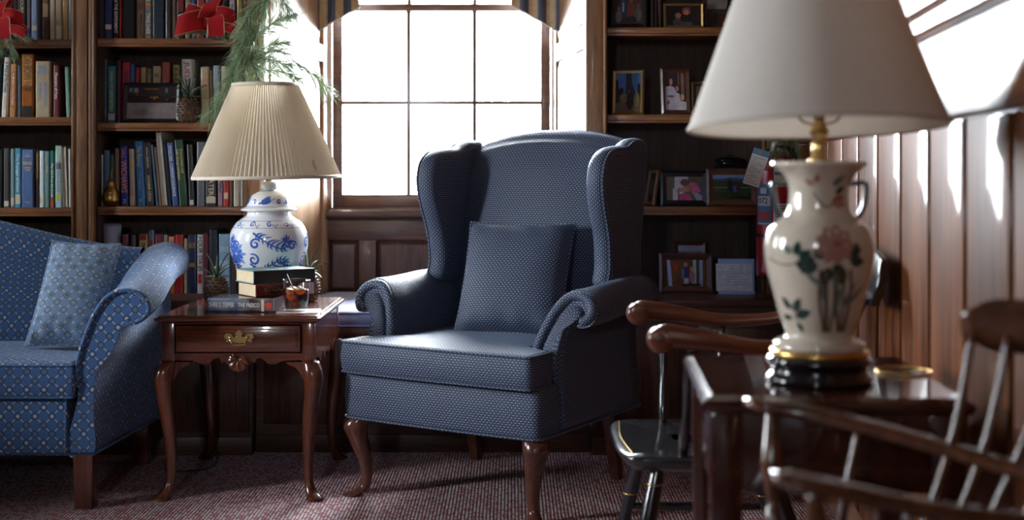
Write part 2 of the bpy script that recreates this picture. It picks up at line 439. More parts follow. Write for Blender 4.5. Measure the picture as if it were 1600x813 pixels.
def build_window(name, label, x0, x1, z0, z1, y, loc=None, rotz=0, sash_mat=W_SASH, cols=3, top_rows=2):
    """double hung window in the plane y (front face), local x across"""
    root = bpy.data.objects.new(name, None); COL.objects.link(root); struct(root, label)
    if loc: root.location = loc; root.rotation_euler = (0, 0, rotz)
    jw = 0.022
    for a, c in ((x0, x0+jw), (x1-jw, x1)):
        MB().box(a, c, y-0.02, y+0.10, z0, z1).build('jamb', sash_mat, root, 0.003)
    MB().box(x0, x1, y-0.02, y+0.10, z1-0.02, z1).build('head', sash_mat, root)
    MB().box(x0-0.01, x1+0.01, y-0.03, y+0.12, z0-0.018, z0+0.008).build('sill', sash_mat, root, 0.004)
    xa, xb = x0+jw+0.004, x1-jw-0.004
    zm = z0 + (z1-z0)*0.56
    for (za, zb, yy, rb, rt) in ((z0+0.008, zm+0.018, y, 0.062, 0.034), (zm-0.018, z1-0.02, y+0.042, 0.034, 0.05)):
        st = 0.046
        MB().box(xa, xa+st, yy, yy+0.036, za, zb).build('sash_stile', sash_mat, root, 0.003)
        MB().box(xb-st, xb, yy, yy+0.036, za, zb).build('sash_stile', sash_mat, root, 0.003)
        MB().box(xa+st, xb-st, yy, yy+0.036, za, za+rb).build('sash_rail', sash_mat, root, 0.003)
        MB().box(xa+st, xb-st, yy, yy+0.036, zb-rt, zb).build('sash_rail', sash_mat, root, 0.003)
        gx0, gx1, gz0, gz1 = xa+st, xb-st, za+rb, zb-rt
        mw = 0.0095
        xs = [gx0+(gx1-gx0)*k/cols for k in range(cols+1)]; zs = [gz0+(gz1-gz0)*k/top_rows for k in range(top_rows+1)]
        for q in xs[1:-1]: MB().box(q-mw, q+mw, yy+0.004, yy+0.032, gz0, gz1).build('muntin', sash_mat, root)
        for q in zs[1:-1]: MB().box(gx0, gx1, yy+0.005, yy+0.031, q-mw*0.9, q+mw*0.9).build('muntin', sash_mat, root)
        for i in range(cols):
            for j in range(top_rows):
                MB().box(xs[i]+mw, xs[i+1]-mw, yy+0.017, yy+0.019, zs[j]+mw, zs[j+1]-mw).build('pane', GLASS, root)
    return root
w1 = build_window('window_1', 'bright sash window behind the navy wing armchair', WX0, WX1, WZ0, WZ1, 5.945)
# small brass lift / lock on the meeting rail
MB().lathe([(0.022, 0), (0.022, 0.01), (0.008, 0.014), (0.008, 0.02)], 16, (-0.47, 5.965, 1.900)).build('sash_lock', ABRASS, w1)

# splayed reveals between bookcases and window
def reveal(name, label, xa, ya, xb, yb):
    d = Vector((xb-xa, yb-ya, 0)); L = d.length; d.normalize()
    root = bpy.data.objects.new(name, None); COL.objects.link(root); struct(root, label)
    root.location = (xa, ya, 0); root.rotation_euler = (0, 0, math.atan2(d.y, d.x))
    return root, L
tr, L = reveal('trim_1', 'pale wood panelled reveal left of the window', -1.010, 5.14, -0.852, 5.93)
MB().box(0, L, 0.0, 0.03, 0.45, CEIL).build('backing_board', W_REVEAL, tr)
for x0, x1 in ((0.0, 0.05), (L-0.10, L)): MB().box(x0, x1, -0.014, 0.0, 0.45, CEIL).build('stile', W_REVEAL, tr, 0.003)
for z0, z1 in ((0.45, 0.62), (1.60, 1.68), (2.5, 2.75)): MB().box(0.05, L-0.10, -0.014, 0.0, z0, z1).build('rail', W_REVEAL, tr, 0.003)
for z0, z1 in ((0.645, 1.575), (1.705, 2.475)): MB().box(0.085, L-0.135, -0.009, 0.0, z0, z1).build('raised_panel', W_REVEAL, tr, 0.006)
tr2, L = reveal('trim_2', 'pale wood panelled reveal right of the window', 0.198, 5.93, 0.31, 5.14)
MB().box(0, L, 0.0, 0.03, 0.45, CEIL).build('backing_board', W_REVEAL, tr2)
for x0, x1 in ((0.0, 0.10), (L-0.05, L)): MB().box(x0, x1, -0.014, 0.0, 0.45, CEIL).build('stile', W_REVEAL, tr2, 0.003)
for z0, z1 in ((0.45, 0.62), (1.60, 1.68), (2.5, 2.75)): MB().box(0.10, L-0.05, -0.014, 0.0, z0, z1).build('rail', W_REVEAL, tr2, 0.003)
for z0, z1 in ((0.645, 1.575), (1.705, 2.475)): MB().box(0.135, L-0.085, -0.009, 0.0, z0, z1).build('raised_panel', W_REVEAL, tr2, 0.006)

# right wall: varnished planks with recessed joints, rails and mouldings
ang = math.atan2(1.0, 0.11); LEN = 7.35*math.hypot(1, 0.11)
wr = MB().box(0, LEN, -0.12, 0.0, 0, CEIL).build('wall_right', W_PANELZ); struct(wr, 'varnished plank wall with mouldings on the right')
wr.location = (wallx(-1.6), -1.6, 0); wr.rotation_euler = (0, 0, ang)
def wl(Y): return (Y+1.6)*math.hypot(1, 0.11)
pitch = 0.3075; Y0 = 2.372
k = -12
while True:
    a = Y0+pitch*k; k += 1
    if a < -1.3: continue
    if a+pitch > 5.2: break
    g = 0.015
    MB().box(wl(a)+g, wl(a+pitch)-g, 0.0, 0.022, 0.14, 1.205+0.001*(k % 2)).build('plank', W_WALL, wr, 0.006)
MB().box(0.02, wl(5.3), 0.0, 0.026, 0.0, 0.14).build('base_rail', W_WALLX, wr, 0.004)
MB().box(0.02, wl(5.3), 0.0, 0.030, 1.212, 1.385).build('rail', W_WALLX, wr, 0.004)
pr = [(0.0, 1.385), (0.045, 1.385), (0.052, 1.392), (0.052, 1.40), (0.040, 1.408), (0.044, 1.425), (0.060, 1.435), (0.060, 1.447), (0.045, 1.452), (0.0, 1.452)]
MB().prism(pr, 'x', 0.02, wl(5.3)).build('moulding', W_WALLX, wr)
MB().box(0.02, wl(5.3), 0.0, 0.020, 1.452, 1.575).build('rail', W_WALLX, wr, 0.004)
pr = [(0.0, 1.575), (0.035, 1.575), (0.048, 1.585), (0.048, 1.60), (0.036, 1.607), (0.055, 1.622), (0.070, 1.637), (0.070, 1.652), (0.0, 1.652)]
MB().prism(pr, 'x', 0.02, wl(5.3)).build('moulding', W_WALLX, wr)
MB().box(0.02, wl(5.3), 0.0, 0.018, 1.652, 2.70).build('frieze_panel', W_WALLX, wr, 0.004)

# left wall with two windows, front wall behind the camera
wins = ((2.50, 3.02), (4.29, 4.61)); LZ0, LZ1 = 1.02, 2.22
b = MB(); ys = [-1.8, wins[0][0], wins[0][1], wins[1][0], wins[1][1], 6.1]
for a, c in ((ys[0], ys[1]), (ys[2], ys[3]), (ys[4], ys[5])): b.box(-3.62, XL, a, c, 0, CEIL)
for a, c in wins: b.box(-3.62, XL, a, c, 0, LZ0); b.box(-3.62, XL, a, c, LZ1, CEIL)
struct(b.build('wall_left', PLASTER), 'dark boarded wall with tall windows on the left')
for n, (a, c) in enumerate(wins):
    build_window('window_%d' % (n+2), 'sash window in the left wall %s the sofa' % ('beside' if n else 'before'), -(c-a)/2, (c-a)/2, LZ0, LZ1, 0.01, loc=(XL, (a+c)/2, 0), rotz=PI/2, cols=2)
b = MB().box(-3.7, -1.13, -1.8, YF, 0, CEIL); b.box(-0.77, 1.2, -1.8, YF, 0, CEIL); b.box(-1.13, -0.77, -1.8, YF, 0, 1.65); b.box(-1.13, -0.77, -1.8, YF, 2.15, CEIL)
struct(b.build('wall_front', PLASTER), 'dark boarded wall behind the viewer')
build_window('window_4', 'small sash window added behind the viewer for front fill light', -0.18, 0.18, 1.65, 2.15, 0.01, loc=(-0.95, YF, 0), rotz=PI, cols=1, top_rows=1)  # unseen opening, added to let in weak frontal fill light

# ------------------------------------------------------------------ bookcases
YFACE, YSH, YBK = 5.14, 5.165, 5.46
LEDGE = 0.605
def bead(x, y, z0, z1, r, parent):
    MB().tube([(x, y, z0), (x, y, z1)], r, 10).build('bead', W_CASE, parent)
def bookcase(name, label, x0, x1, sl, sr, shelves, ztop=2.6):
    """x0..x1 outer, sl/sr widths of the left/right stiles"""
    t = thing(name, label, 'bookcase', ((x0+x1)/2, YFACE, LEDGE), group='built-in bookcases')
    c = Vector(t.location)
    def pt(bm_box, nm, mat, bev=0.0):
        m = MB().box(bm_box[0]-c.x, bm_box[1]-c.x, bm_box[2]-c.y, bm_box[3]-c.y, bm_box[4]-c.z, bm_box[5]-c.z)
        return m.build(nm, mat, t, bev)
    i0, i1 = x0+sl, x1-sr
    pt((x0, i0-0.012, YFACE, YFACE+0.022, LEDGE, ztop), 'stile', W_CASE, 0.003)
    pt((i1+0.012, x1, YFACE, YFACE+0.022, LEDGE, ztop), 'stile', W_CASE, 0.003)
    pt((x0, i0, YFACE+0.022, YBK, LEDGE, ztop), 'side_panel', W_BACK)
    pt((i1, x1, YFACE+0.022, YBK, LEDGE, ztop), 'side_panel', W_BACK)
    for x in (i0-0.006, i1+0.006):
        bead(x-c.x, YFACE+0.004-c.y, 0, ztop-LEDGE, 0.0085, t)
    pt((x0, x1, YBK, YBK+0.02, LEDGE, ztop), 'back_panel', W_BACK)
    pt((x0, x1, YFACE, YBK, ztop, ztop+0.03), 'top_board', W_SHELF)
    for z in shelves:
        pt((i0+0.0005, i1-0.0005, YSH, YBK-0.001, z-0.024, z), 'shelf', W_SHELF, 0.002)
        pt((i0+0.0005, i1-0.0005, YSH+0.001, YSH+0.012, z-0.034, z-0.0245), 'shelf_lip', W_SHELF, 0.002)
    return t
S1 = [1.635, 1.322, 0.955, 1.99, 2.33]; S2 = [1.640, 1.299, 0.960, 1.99, 2.33]; S3 = [1.684, 1.332, 0.960, 2.02, 2.35]
def ux(px, Y=YFACE): return (px-800)*Y/2000.0
bookcase('bookcase', 'wooden bookcase of dust-jacketed books behind the blue sofa, at far left', ux(-130), ux(136), 0.05, ux(136)-ux(112), S1)
bookcase('bookcase', 'wooden bookcase between the sofa and the window, behind the pleated lamp', ux(138), ux(406), ux(149)-ux(138), ux(406)-ux(381), S2)
bookcase('bookcase', 'dark bookcase of framed photographs between the window and the plank wall', ux(921), 1.145, ux(948)-ux(921), 1.145-ux(1192), S3)
# base cabinets
def base_cab(name, label, x0, x1, npan):
    t = thing(name, label, 'cabinet', ((x0+x1)/2, 4.98, 0), group='built-in base cabinets'); c = t.location
    MB().box(x0-c.x, x1-c.x, 0.0, 0.47, 0.0, LEDGE-0.03).build('carcass', W_PANEL, t)
    MB().box(x0-c.x, x1-c.x, -0.025, 0.48, LEDGE-0.03, LEDGE).build('ledge', W_PANEL, t, 0.006)
    MB().box(x0-c.x, x1-c.x, -0.014, 0.0, 0.0, 0.07).build('plinth', W_PANEL, t, 0.003)
    w = (x1-x0)/npan
    for k in range(npan):
        a = x0+w*k-c.x
        d = MB().box(a+0.012, a+w-0.012, -0.012, 0.0, 0.09, LEDGE-0.05).build('door', W_PANELZ, t, 0.003)
        MB().box(a+0.06, a+w-0.06, -0.020, -0.012, 0.15, LEDGE-0.11).build('raised_panel', W_PANELZ, d, 0.006)
    return t
base_cab('base_cabinet', 'dark panelled cabinet below the left bookcases, behind the sofa', ux(-130), -1.01, 3)
base_cab('base_cabinet', 'dark panelled cabinet with a ledge under the framed photographs', 0.312, 1.115, 2)
# window seat and its cushion
t = thing('panelled_bench', 'dark panelled window seat below the bright window', 'window seat', (-0.35, 5.03, 0)); c = t.location
x0, x1 = -1.005, 0.305
MB().box(x0-c.x, x1-c.x, 0.0, 0.11, 0.0, 0.455).build('front_board', W_PANEL, t)
MB().box(x0-c.x, x1-c.x, -0.018, 0.11, 0.455, 0.490).build('seat_board', W_PANEL, t, 0.005)
vs = [(x0, 5.14), (x1, 5.14), (0.19, 5.90), (-0.845, 5.90)]
MB().prism([(a-c.x, d-c.y) for a, d in vs], 'z', 0.455, 0.490).build('seat_board', W_PANEL, t)
MB().box(x0-c.x, x1-c.x, -0.014, 0.0, 0.0, 0.07).build('plinth', W_PANEL, t, 0.003)
for k in range(4):
    a = x0+(x1-x0)/4*k-c.x; w = (x1-x0)/4
    MB().box(a+0.03, a+w-0.03, -0.010, 0.0, 0.11, 0.42).build('raised_panel', W_PANELZ, t, 0.005)
def offset_poly(pts, d):
    n = len(pts); out = []
    for i in range(n):
        p0, p1, p2 = Vector(pts[i-1]), Vector(pts[i]), Vector(pts[(i+1) % n])
        e1 = (p1-p0).normalized(); e2 = (p2-p1).normalized()
        n1 = Vector((-e1.y, e1.x)); n2 = Vector((-e2.y, e2.x)); m = n1+n2
        m = m/max(0.3, m.dot(n1)) if m.length > 1e-6 else n1
        out.append((p1.x+m.x*d, p1.y+m.y*d))
    return out
def dense(pts, step=0.02, r=0.0):
    """resample a closed polygon, rounding corners by r"""
    P = [Vector(p) for p in pts]; n = len(P); out = []
    for i in range(n):
        a, b_, c_ = P[i-1], P[i], P[(i+1) % n]
        if r > 0:
            e1 = (a-b_).normalized(); e2 = (c_-b_).normalized(); rr = min(r, (a-b_).length*0.45, (c_-b_).length*0.45)
            s_, e_ = b_+e1*rr, b_+e2*rr
            for k in range(6):
                t_ = k/5; out.append(s_*(1-t_)**2+b_*2*t_*(1-t_)+e_*t_**2)
        else: out.append(b_)
    res = []
    for i in range(len(out)):
        a, b_ = out[i], out[(i+1) % len(out)]
        m = max(1, int((b_-a).length/step))
        for k in range(m): res.append(a+(b_-a)*k/m)
    return [(p.x, p.y) for p in res]
def cushion(outline, z0, z1, r=0.02, crown=0.02, mat=None, name='cushion', parent=None, pipe=0.0, rc=0.03, step=0.025):
    """soft box cushion over a counter-clockwise outline; side and top get arc length UVs"""
    pl = dense(outline, step, rc); m = MB(); cx = sum(p[0] for p in pl)/len(pl); cy = sum(p[1] for p in pl)/len(pl)
    rings = []
    for dz, off in ((0, r), (r*0.3, r*0.3), (r, 0.0)): rings.append([(x, y, z0+dz) for x, y in offset_poly(pl, off)])
    rings.append([(x, y, (z0+z1)/2) for x, y in offset_poly(pl, -0.006)])
    for dz, off in ((r, 0.0), (r*0.3, r*0.3), (0, r)): rings.append([(x, y, z1-dz) for x, y in offset_poly(pl, off)])
    m.grid(rings, close_u=True)
    base = rings[-1]; tops = []
    for k in range(0, 8):
        f = 1-k/8.0
        tops.append([(cx+(x-cx)*f, cy+(y-cy)*f, z1+crown*(1-f**2.2)) for x, y, z in base])
    n = len(base); vs = [p for q in tops for p in q]+[(cx, cy, z1+crown)]; fs = []; uvs = []
    for i in range(7):
        for j in range(n):
            fs.append((i*n+j, i*n+(j+1) % n, (i+1)*n+(j+1) % n, (i+1)*n+j))
    for j in range(n): fs.append((7*n+j, 7*n+(j+1) % n, 8*n))
    uvs = [[(vs[i][0], vs[i][1]) for i in f] for f in fs]
    m.add(vs, fs, uvs, smooth=True)
    vs = [(p[0], p[1], z0) for p in rings[0]]; m.add(vs, [tuple(range(n))[::-1]])
    o = m.build(name, mat, parent)
    if pipe > 0:
        for z in (z0+r*0.3, z1-r*0.3):
            q = offset_poly(pl, r*0.1)
            MB().tube([(x, y, z) for x, y in q], pipe, 6, closed=True).build('piping', mat, o)
    return o
SEATC = plain('blue_grey_seat_cloth', (0.24, 0.29, 0.44), 0.85, var=0.08, sheen=0.3)
t = thing('seat_cushion', 'blue grey cushion lying along the window seat', 'cushion', (-0.35, 5.3, 0.490)); c = t.location
cushion([(-0.995-c.x, 5.018-c.y), (0.295-c.x, 5.018-c.y), (0.295-c.x, 5.13-c.y), (0.17-c.x, 5.86-c.y), (-0.825-c.x, 5.86-c.y), (-0.995-c.x, 5.13-c.y)], 0.0, 0.062, 0.018, 0.008, SEATC, 'cushion_body', t, pipe=0.004)

# ------------------------------------------------------------------ valance above the window
VN = plain('navy_valance_satin', (0.045, 0.060, 0.115), 0.4, sheen=0.2, var=0.15); VG = plain('gold_valance_satin', (0.42, 0.30, 0.16), 0.42, sheen=0.2, var=0.12)
VW = plain('white_lining', (0.65, 0.65, 0.66), 0.8)
t = thing('window_valance', 'navy and gold striped valance with pointed tails over the window', 'valance', (-0.33, 5.78, 1.70)); c = t.location
MB().box(-0.62, 0.62, 0.03, 0.05, 0.80, 0.90).build('header_board', W_PANEL, t)
def tail(side, xo, xi, zlow, zhigh):
    N = 48; mA = MB()
    rows = []
    for zi in range(9):
        r = []
        for j in range(N+1):
            f = j/N; x = xo+(xi-xo)*f
            zb = zlow+(zhigh-zlow)*(max(0, f-0.12)/0.88 if f > 0.12 else (0.12-f)*-0.2+0)
            z = zb+(2.55-zb)*zi/8
            r.append((x-c.x, 0.0-0.018*math.sin(f*PI*6.0)+0.012*math.sin(f*19+zi*0.5)-0.0, z-c.z))
        rows.append(r)
    for s in range(6):
        a, e = s*8, s*8+8
        sub = [r[a:e+1] for r in rows]
        mA.grid(sub, mi=(0 if s % 2 == 0 else 1), smooth=True)
        mA.grid([[(x, y+0.004, z) for x, y, z in q] for q in sub], mi=2, smooth=True, flip=True)
    o = mA.build('tail', [VN, VG, VW], t, recalc=False)
    edge = [(x, y+0.002, z) for x, y, z in rows[0]]
    MB().tube(edge, 0.004, 6).build('tail_hem', VW, o)
tail(-1, -0.905, -0.690, 1.735, 1.845)
tail(1, 0.235, -0.005, 1.735, 1.855)
rows = []
for zi in range(8):
    rows.append([(-0.58+1.16*j/40, 0.02-0.02*math.sin(zi*1.3)*math.sin(PI*j/40), 0.82-(0.32*zi/7)*math.sin(PI*j/40)**0.7*1.0-0.10*zi/7+0.16) for j in range(41)])
m = MB()
for s in range(10): m.grid([r[s*4:s*4+5] for r in rows], mi=s % 2)
m.build('swag', [VN, VG], t)
# ------------------------------------------------------------------ upholstery helpers
def sweep_profile(profs, mat, name, parent, cap=True):
    """profs: list of rings (closed) of 3D points from front to back"""
    m = MB(); m.grid(profs, close_u=True, cap=cap, flip=False)
    return m.build(name, mat, parent, recalc=True)
def pillow(w, h, th, mat, parent, name='cushion_body', pipe=None, n=22, wrinkle=0.006, seed=1):
    rnd = random.Random(seed)
    def shape(u, v, side):
        su, sv = abs(u), abs(v)
        t = (max(0, 1-su**2.6)*max(0, 1-sv**2.6))**0.42
        pinch = 0.045*(1-math.cos(u*PI))*0.25 + 0.0
        x = u*w/2*(1-0.045*(1-v*v)*su); z = v*h/2*(1-0.045*(1-u*u)*sv)
        wr = wrinkle*(math.sin(u*13+v*4+seed)*max(0, sv-0.55)+math.sin(v*11-u*5+seed)*max(0, su-0.55))*2
        return (x, side*(th/2*t+(wr if t > 0.05 else 0)), z)
    m = MB()
    for side in (-1, 1):
        rows = [[shape(-1+2*j/n, -1+2*i/n, side) for j in range(n+1)] for i in range(n+1)]
        m.grid(rows, flip=(side > 0))
    o = m.build(name, mat, parent)
    if pipe:
        ed = [shape(-1+2*k/n, -1, 1) for k in range(n)]+[shape(1, -1+2*k/n, 1) for k in range(n)]+[shape(1-2*k/n, 1, 1) for k in range(n)]+[shape(-1, 1-2*k/n, 1) for k in range(n)]
        ed = [(x, 0, z) for x, y, z in ed]
        MB().tube(ed, pipe, 6, closed=True).build('piping', mat, o)
    return o
def cabriole(h, d, mat, parent, top=0.034, knee=0.042, ankle=0.015, foot=0.030, x=0, y=0, out=1.0, name='leg'):
    """S-curved leg, d = unit direction (x,y) the knee points to"""
    zs =  [0.0, 0.012, 0.03, 0.06, 0.12, 0.25, 0.42, 0.60, 0.76, 0.86, 0.94, 1.0]
    off = [0.030, 0.033, 0.027, 0.012, -0.001, -0.006, -0.002, 0.008, 0.020, 0.025, 0.020, 0.006]
    rad = [foot*0.8, foot, foot*0.85, ankle*1.3, ankle, ankle*1.12, ankle*1.35, ankle*1.75, knee*0.82, knee, knee*0.98, top]
    pts = [(x+d[0]*o_*out, y+d[1]*o_*out, z*h) for z, o_ in zip(zs, off)]
    sp = spline(pts, 4); rr = [lerp_list(rad, k/(len(sp)-1)) for k in range(len(sp))]
    m = MB(); rows = []
    for p, r in zip(sp, rr): rows.append([(p.x+r*math.cos(2*PI*k/14), p.y+r*math.sin(2*PI*k/14), p.z) for k in range(14)])
    m.grid(rows, close_u=True, cap=True)
    return m.build(name, mat, parent)

# ------------------------------------------------------------------ navy wing armchair
ACROT = math.radians(-31.5); AC0 = Vector((-0.252, 4.14, 0))
ac = thing('wing_armchair', 'navy dotted wing armchair with rolled arms before the window', 'armchair', AC0, ACROT)
# seat frame
fr = dense([(-0.385, 0.012), (-0.2, 0.002), (0, 0.0), (0.2, 0.002), (0.385, 0.012), (0.388, 0.74), (-0.388, 0.74)], 0.03, 0.03)
m = MB()
m.grid([[(x, y, z) for x, y in offset_poly(fr, o_)] for z, o_ in ((0.268, 0.012), (0.272, 0.002), (0.285, 0.0), (0.345, -0.004), (0.405, 0.0), (0.420, 0.006), (0.428, 0.02))], close_u=True, cap=True)
sf = m.build('seat_frame', NAVYF, ac)
MB().tube([(x, y, 0.272) for x, y in offset_poly(fr, -0.001)], 0.0045, 6, closed=True).build('piping', NAVYF, sf)
# T cushion
tc = [(-0.374, -0.020), (-0.18, -0.028), (0, -0.030), (0.18, -0.028), (0.374, -0.020), (0.374, 0.125), (0.272, 0.140), (0.272, 0.60), (-0.272, 0.60), (-0.272, 0.140), (-0.374, 0.125)]
cushion(tc, 0.425, 0.535, 0.016, 0.012, NAVYF, 'seat_cushion', ac, pipe=0.0042, rc=0.022)
# arms
AP = [(0.272, 0.36), (0.272, 0.45), (0.278, 0.52), (0.292, 0.59), (0.318, 0.655), (0.358, 0.703), (0.402, 0.722), (0.448, 0.712), (0.480, 0.680), (0.486, 0.643), (0.466, 0.610), (0.425, 0.605), (0.402, 0.620), (0.393, 0.600), (0.388, 0.52), (0.392, 0.42), (0.396, 0.285), (0.30, 0.285)]
APS = spl2(AP, 3, True)
for sgn in (-1, 1):
    rings = []
    rake = lambda z, y: max(0.0, z-0.50)*0.42*max(0.0, 1-(y-0.145)/0.40)
    for y, dz, sx in ((0.145, 0.0, 1.0), (0.152, 0.002, 1.0), (0.24, 0.002, 0.995), (0.34, 0.006, 0.985), (0.45, 0.012, 0.965), (0.60, 0.016, 0.95), (0.70, 0.016, 0.945)):
        rings.append([(sgn*(0.272+(x-0.272)*sx), y+rake(z, y), z+(dz if z > 0.55 else 0)) for x, z in APS])
    arm = sweep_profile(rings, NAVYF, 'arm', ac)
    # scroll panel on the arm front: outer welt and inner lobe
    edge = spl2([(0.285, 0.43), (0.290, 0.50), (0.303, 0.57), (0.330, 0.640), (0.365, 0.688), (0.402, 0.703), (0.442, 0.694), (0.464, 0.670), (0.466, 0.645), (0.448, 0.627), (0.425, 0.628)], 5)
    MB().tube([(sgn*x, 0.144+rake(z, 0.145), z) for x, z in edge], [0.017]*(len(edge)-3)+[0.014, 0.010, 0.005], 10).build('arm_welt', NAVYF, arm)
    lob = spl2([(0.305, 0.43), (0.312, 0.50), (0.325, 0.565), (0.350, 0.625), (0.376, 0.662), (0.405, 0.675), (0.430, 0.665), (0.438, 0.645), (0.425, 0.630), (0.405, 0.622), (0.390, 0.600), (0.380, 0.54), (0.372, 0.43)], 4, False)
    m = MB(); c2 = (sum(p[0] for p in lob)/len(lob), sum(p[1] for p in lob)/len(lob))
    rows = [[(sgn*(c2[0]+(x-c2[0])*f), yy+rake(c2[1]+(z-c2[1])*f, 0.145), c2[1]+(z-c2[1])*f) for x, z in lob] for f, yy in ((1.0, 0.146), (0.95, 0.134), (0.80, 0.128), (0.5, 0.126), (0.02, 0.126))]
    m.grid(rows, close_u=True); m.build('arm_panel', NAVYF, arm, recalc=True)
# wings
WP = [(0.505, 0.70), (0.503, 0.78), (0.492, 0.87), (0.462, 0.95), (0.436, 1.03), (0.434, 1.09), (0.455, 1.145), (0.505, 1.180), (0.575, 1.192), (0.635, 1.195), (0.675, 1.212), (0.72, 1.222), (0.80, 1.215), (0.815, 1.15), (0.80, 1.0), (0.775, 0.85), (0.755, 0.70)]
WPS = spl2(WP, 4, True)
def inset2(pl, d):
    a = sum(pl[i][0]*pl[(i+1) % len(pl)][1]-pl[(i+1) % len(pl)][0]*pl[i][1] for i in range(len(pl)))
    return offset_poly(pl, d if a > 0 else -d)
for sgn in (-1, 1):
    rings = []
    T = 0.075
    for k in range(9):
        a = PI*k/8; xx = -math.cos(a); ins = 0.032*(1-math.sin(a)**0.8)
        q = inset2(WPS, ins)
        rings.append([(sgn*(0.335+(0.78-y)*0.03+(z-0.7)*0.02+xx*T/2), y, z) for y, z in q])
    wing = sweep_profile(rings, NAVYF, 'wing', ac)
    q = inset2(WPS, 0.008)[:46]
    MB().tube([(sgn*(0.335+(0.78-y)*0.03+(z-0.7)*0.02+T*0.42), y, z) for y, z in q], 0.004, 6).build('piping', NAVYF, wing)
# backrest
NX = 28; rows = []
prof = [(0.585, 0.42), (0.60, 0.52), (0.610, 0.62), (0.628, 0.75), (0.652, 0.90), (0.682, 1.05), (0.712, 1.17), (0.735, 1.225), (0.762, 1.252), (0.795, 1.255), (0.828, 1.232), (0.835, 1.15), (0.815, 0.95), (0.785, 0.70), (0.755, 0.45), (0.742, 0.275)]
profS = spl2(prof, 3)
for j in range(NX+1):
    u = -1+2*j/NX
    row = []
    for (y, z) in profS:
        f = max(0, (z-0.60)/0.65)
        crown = -0.055*(abs(u)**2.4)*f**2
        bulge = -0.045*(1-u*u)*min(1, max(0, (z-0.45)/0.2)) if y < 0.735 else (0.012*(1-u*u))
        row.append((u*0.335, y+bulge*(1 if y < 0.71 else 0.6)+0.0, z+crown))
    rows.append(row)
m = MB()
rowsT = [[rows[j][i] for j in range(NX+1)] for i in range(len(profS))]
m.grid(rowsT); bk = m.build('backrest', NAVYF, ac, recalc=True)
ps = [rowsT[len(profS)*9//15][j] for j in range(NX+1)]
MB().tube([(x, y+0.004, z+0.001) for x, y, z in ps], 0.004, 6).build('piping', NAVYF, bk)
# outside back closing panel between the wings
# legs
s2 = math.sqrt(0.5)
for sgn in (-1, 1):
    cabriole(0.272, (sgn*s2, -s2), W_MAHOG, ac, top=0.042, knee=0.044, ankle=0.018, foot=0.032, x=sgn*0.335, y=0.065, out=1.25)
    m = MB(); m.grid([[(sgn*0.30+a*w, 0.66+0.05*(1-z/0.272)+b_*w, z) for a, b_ in ((-1, -1), (1, -1), (1, 1), (-1, 1))] for z, w in ((0, 0.017), (0.272, 0.024))], close_u=True, cap=True, smooth=False)
    m.build('leg', W_MAHOG, ac)
# throw pillow in the armchair
pw = thing('throw_pillow', 'navy dotted square throw pillow leaning in the wing armchair', 'pillow')
loc = Matrix.Translation(AC0) @ Matrix.Rotation(ACROT, 4, 'Z') @ Matrix.Translation((0.035, 0.445, 0.728)) @ Matrix.Rotation(math.radians(12), 4, 'Z') @ Matrix.Rotation(math.radians(-23), 4, 'X') @ Matrix.Rotation(math.radians(0.0), 4, 'Y')
pw.matrix_world = loc
pillow(0.395, 0.415, 0.165, NAVYF, pw, pipe=0.004, seed=2)

# ------------------------------------------------------------------ blue camelback sofa
SX, SY = -1.365, 4.175                                      # right front corner of the frame
so = thing('sofa', 'blue lattice-patterned camelback sofa with a rolled arm at far left', 'sofa', (SX-0.9, SY, 0))
def sl(x): return x-(SX-0.9)
def sy_(y): return y-SY
LX = SX-1.83
m = MB()
fr = dense([(sl(LX), 0.0), (sl(SX-0.085), 0.0), (sl(SX-0.085), 0.70), (sl(LX), 0.70)], 0.04, 0.01)
m.grid([[(x, y, z) for x, y in offset_poly(fr, o_)] for z, o_ in ((0.178, 0.008), (0.185, 0.0), (0.27, -0.004), (0.352, 0.0), (0.362, 0.012))], close_u=True, cap=True)
sfr = m.build('seat_rail', SOFAF, so)
MB().tube([(sl(LX), 0.0, 0.182), (sl(SX), 0.0, 0.182)], 0.005, 6).build('piping', SOFAF, sfr)
cushion([(sl(LX)+0.08, -0.02), (sl(SX-0.06), -0.02), (sl(SX-0.06), 0.0), (sl(SX-0.075), 0.56), (sl(LX)+0.08, 0.56)], 0.362, 0.478, 0.02, 0.018, SOFAF, 'seat_cushion', so, pipe=0.0045, rc=0.03)
# back with camel top
NX = 44; rows = []
for j in range(NX+1):
    x = LX+0.05+(SX-0.03-(LX+0.05))*j/NX
    ctr = (LX+SX)/2; q = abs(x-ctr)/0.915
    top = 0.965-0.150*(1 if q > 1 else (3*q*q-2*q**3))
    zz = top
    pr_ = [(0.545, 0.40), (0.552, 0.50), (0.572, 0.62), (0.600, zz-0.10), (0.618, zz-0.035), (0.640, zz-0.006), (0.668, zz), (0.695, zz-0.012), (0.710, zz-0.05), (0.712, 0.60), (0.705, 0.20)]
    rows.append([(sl(x), y, z) for y, z in spl2(pr_, 3)])
m = MB(); m.grid([[rows[j][i] for j in range(NX+1)] for i in range(len(rows[0]))])
m.build('backrest', SOFAF, so, recalc=True)
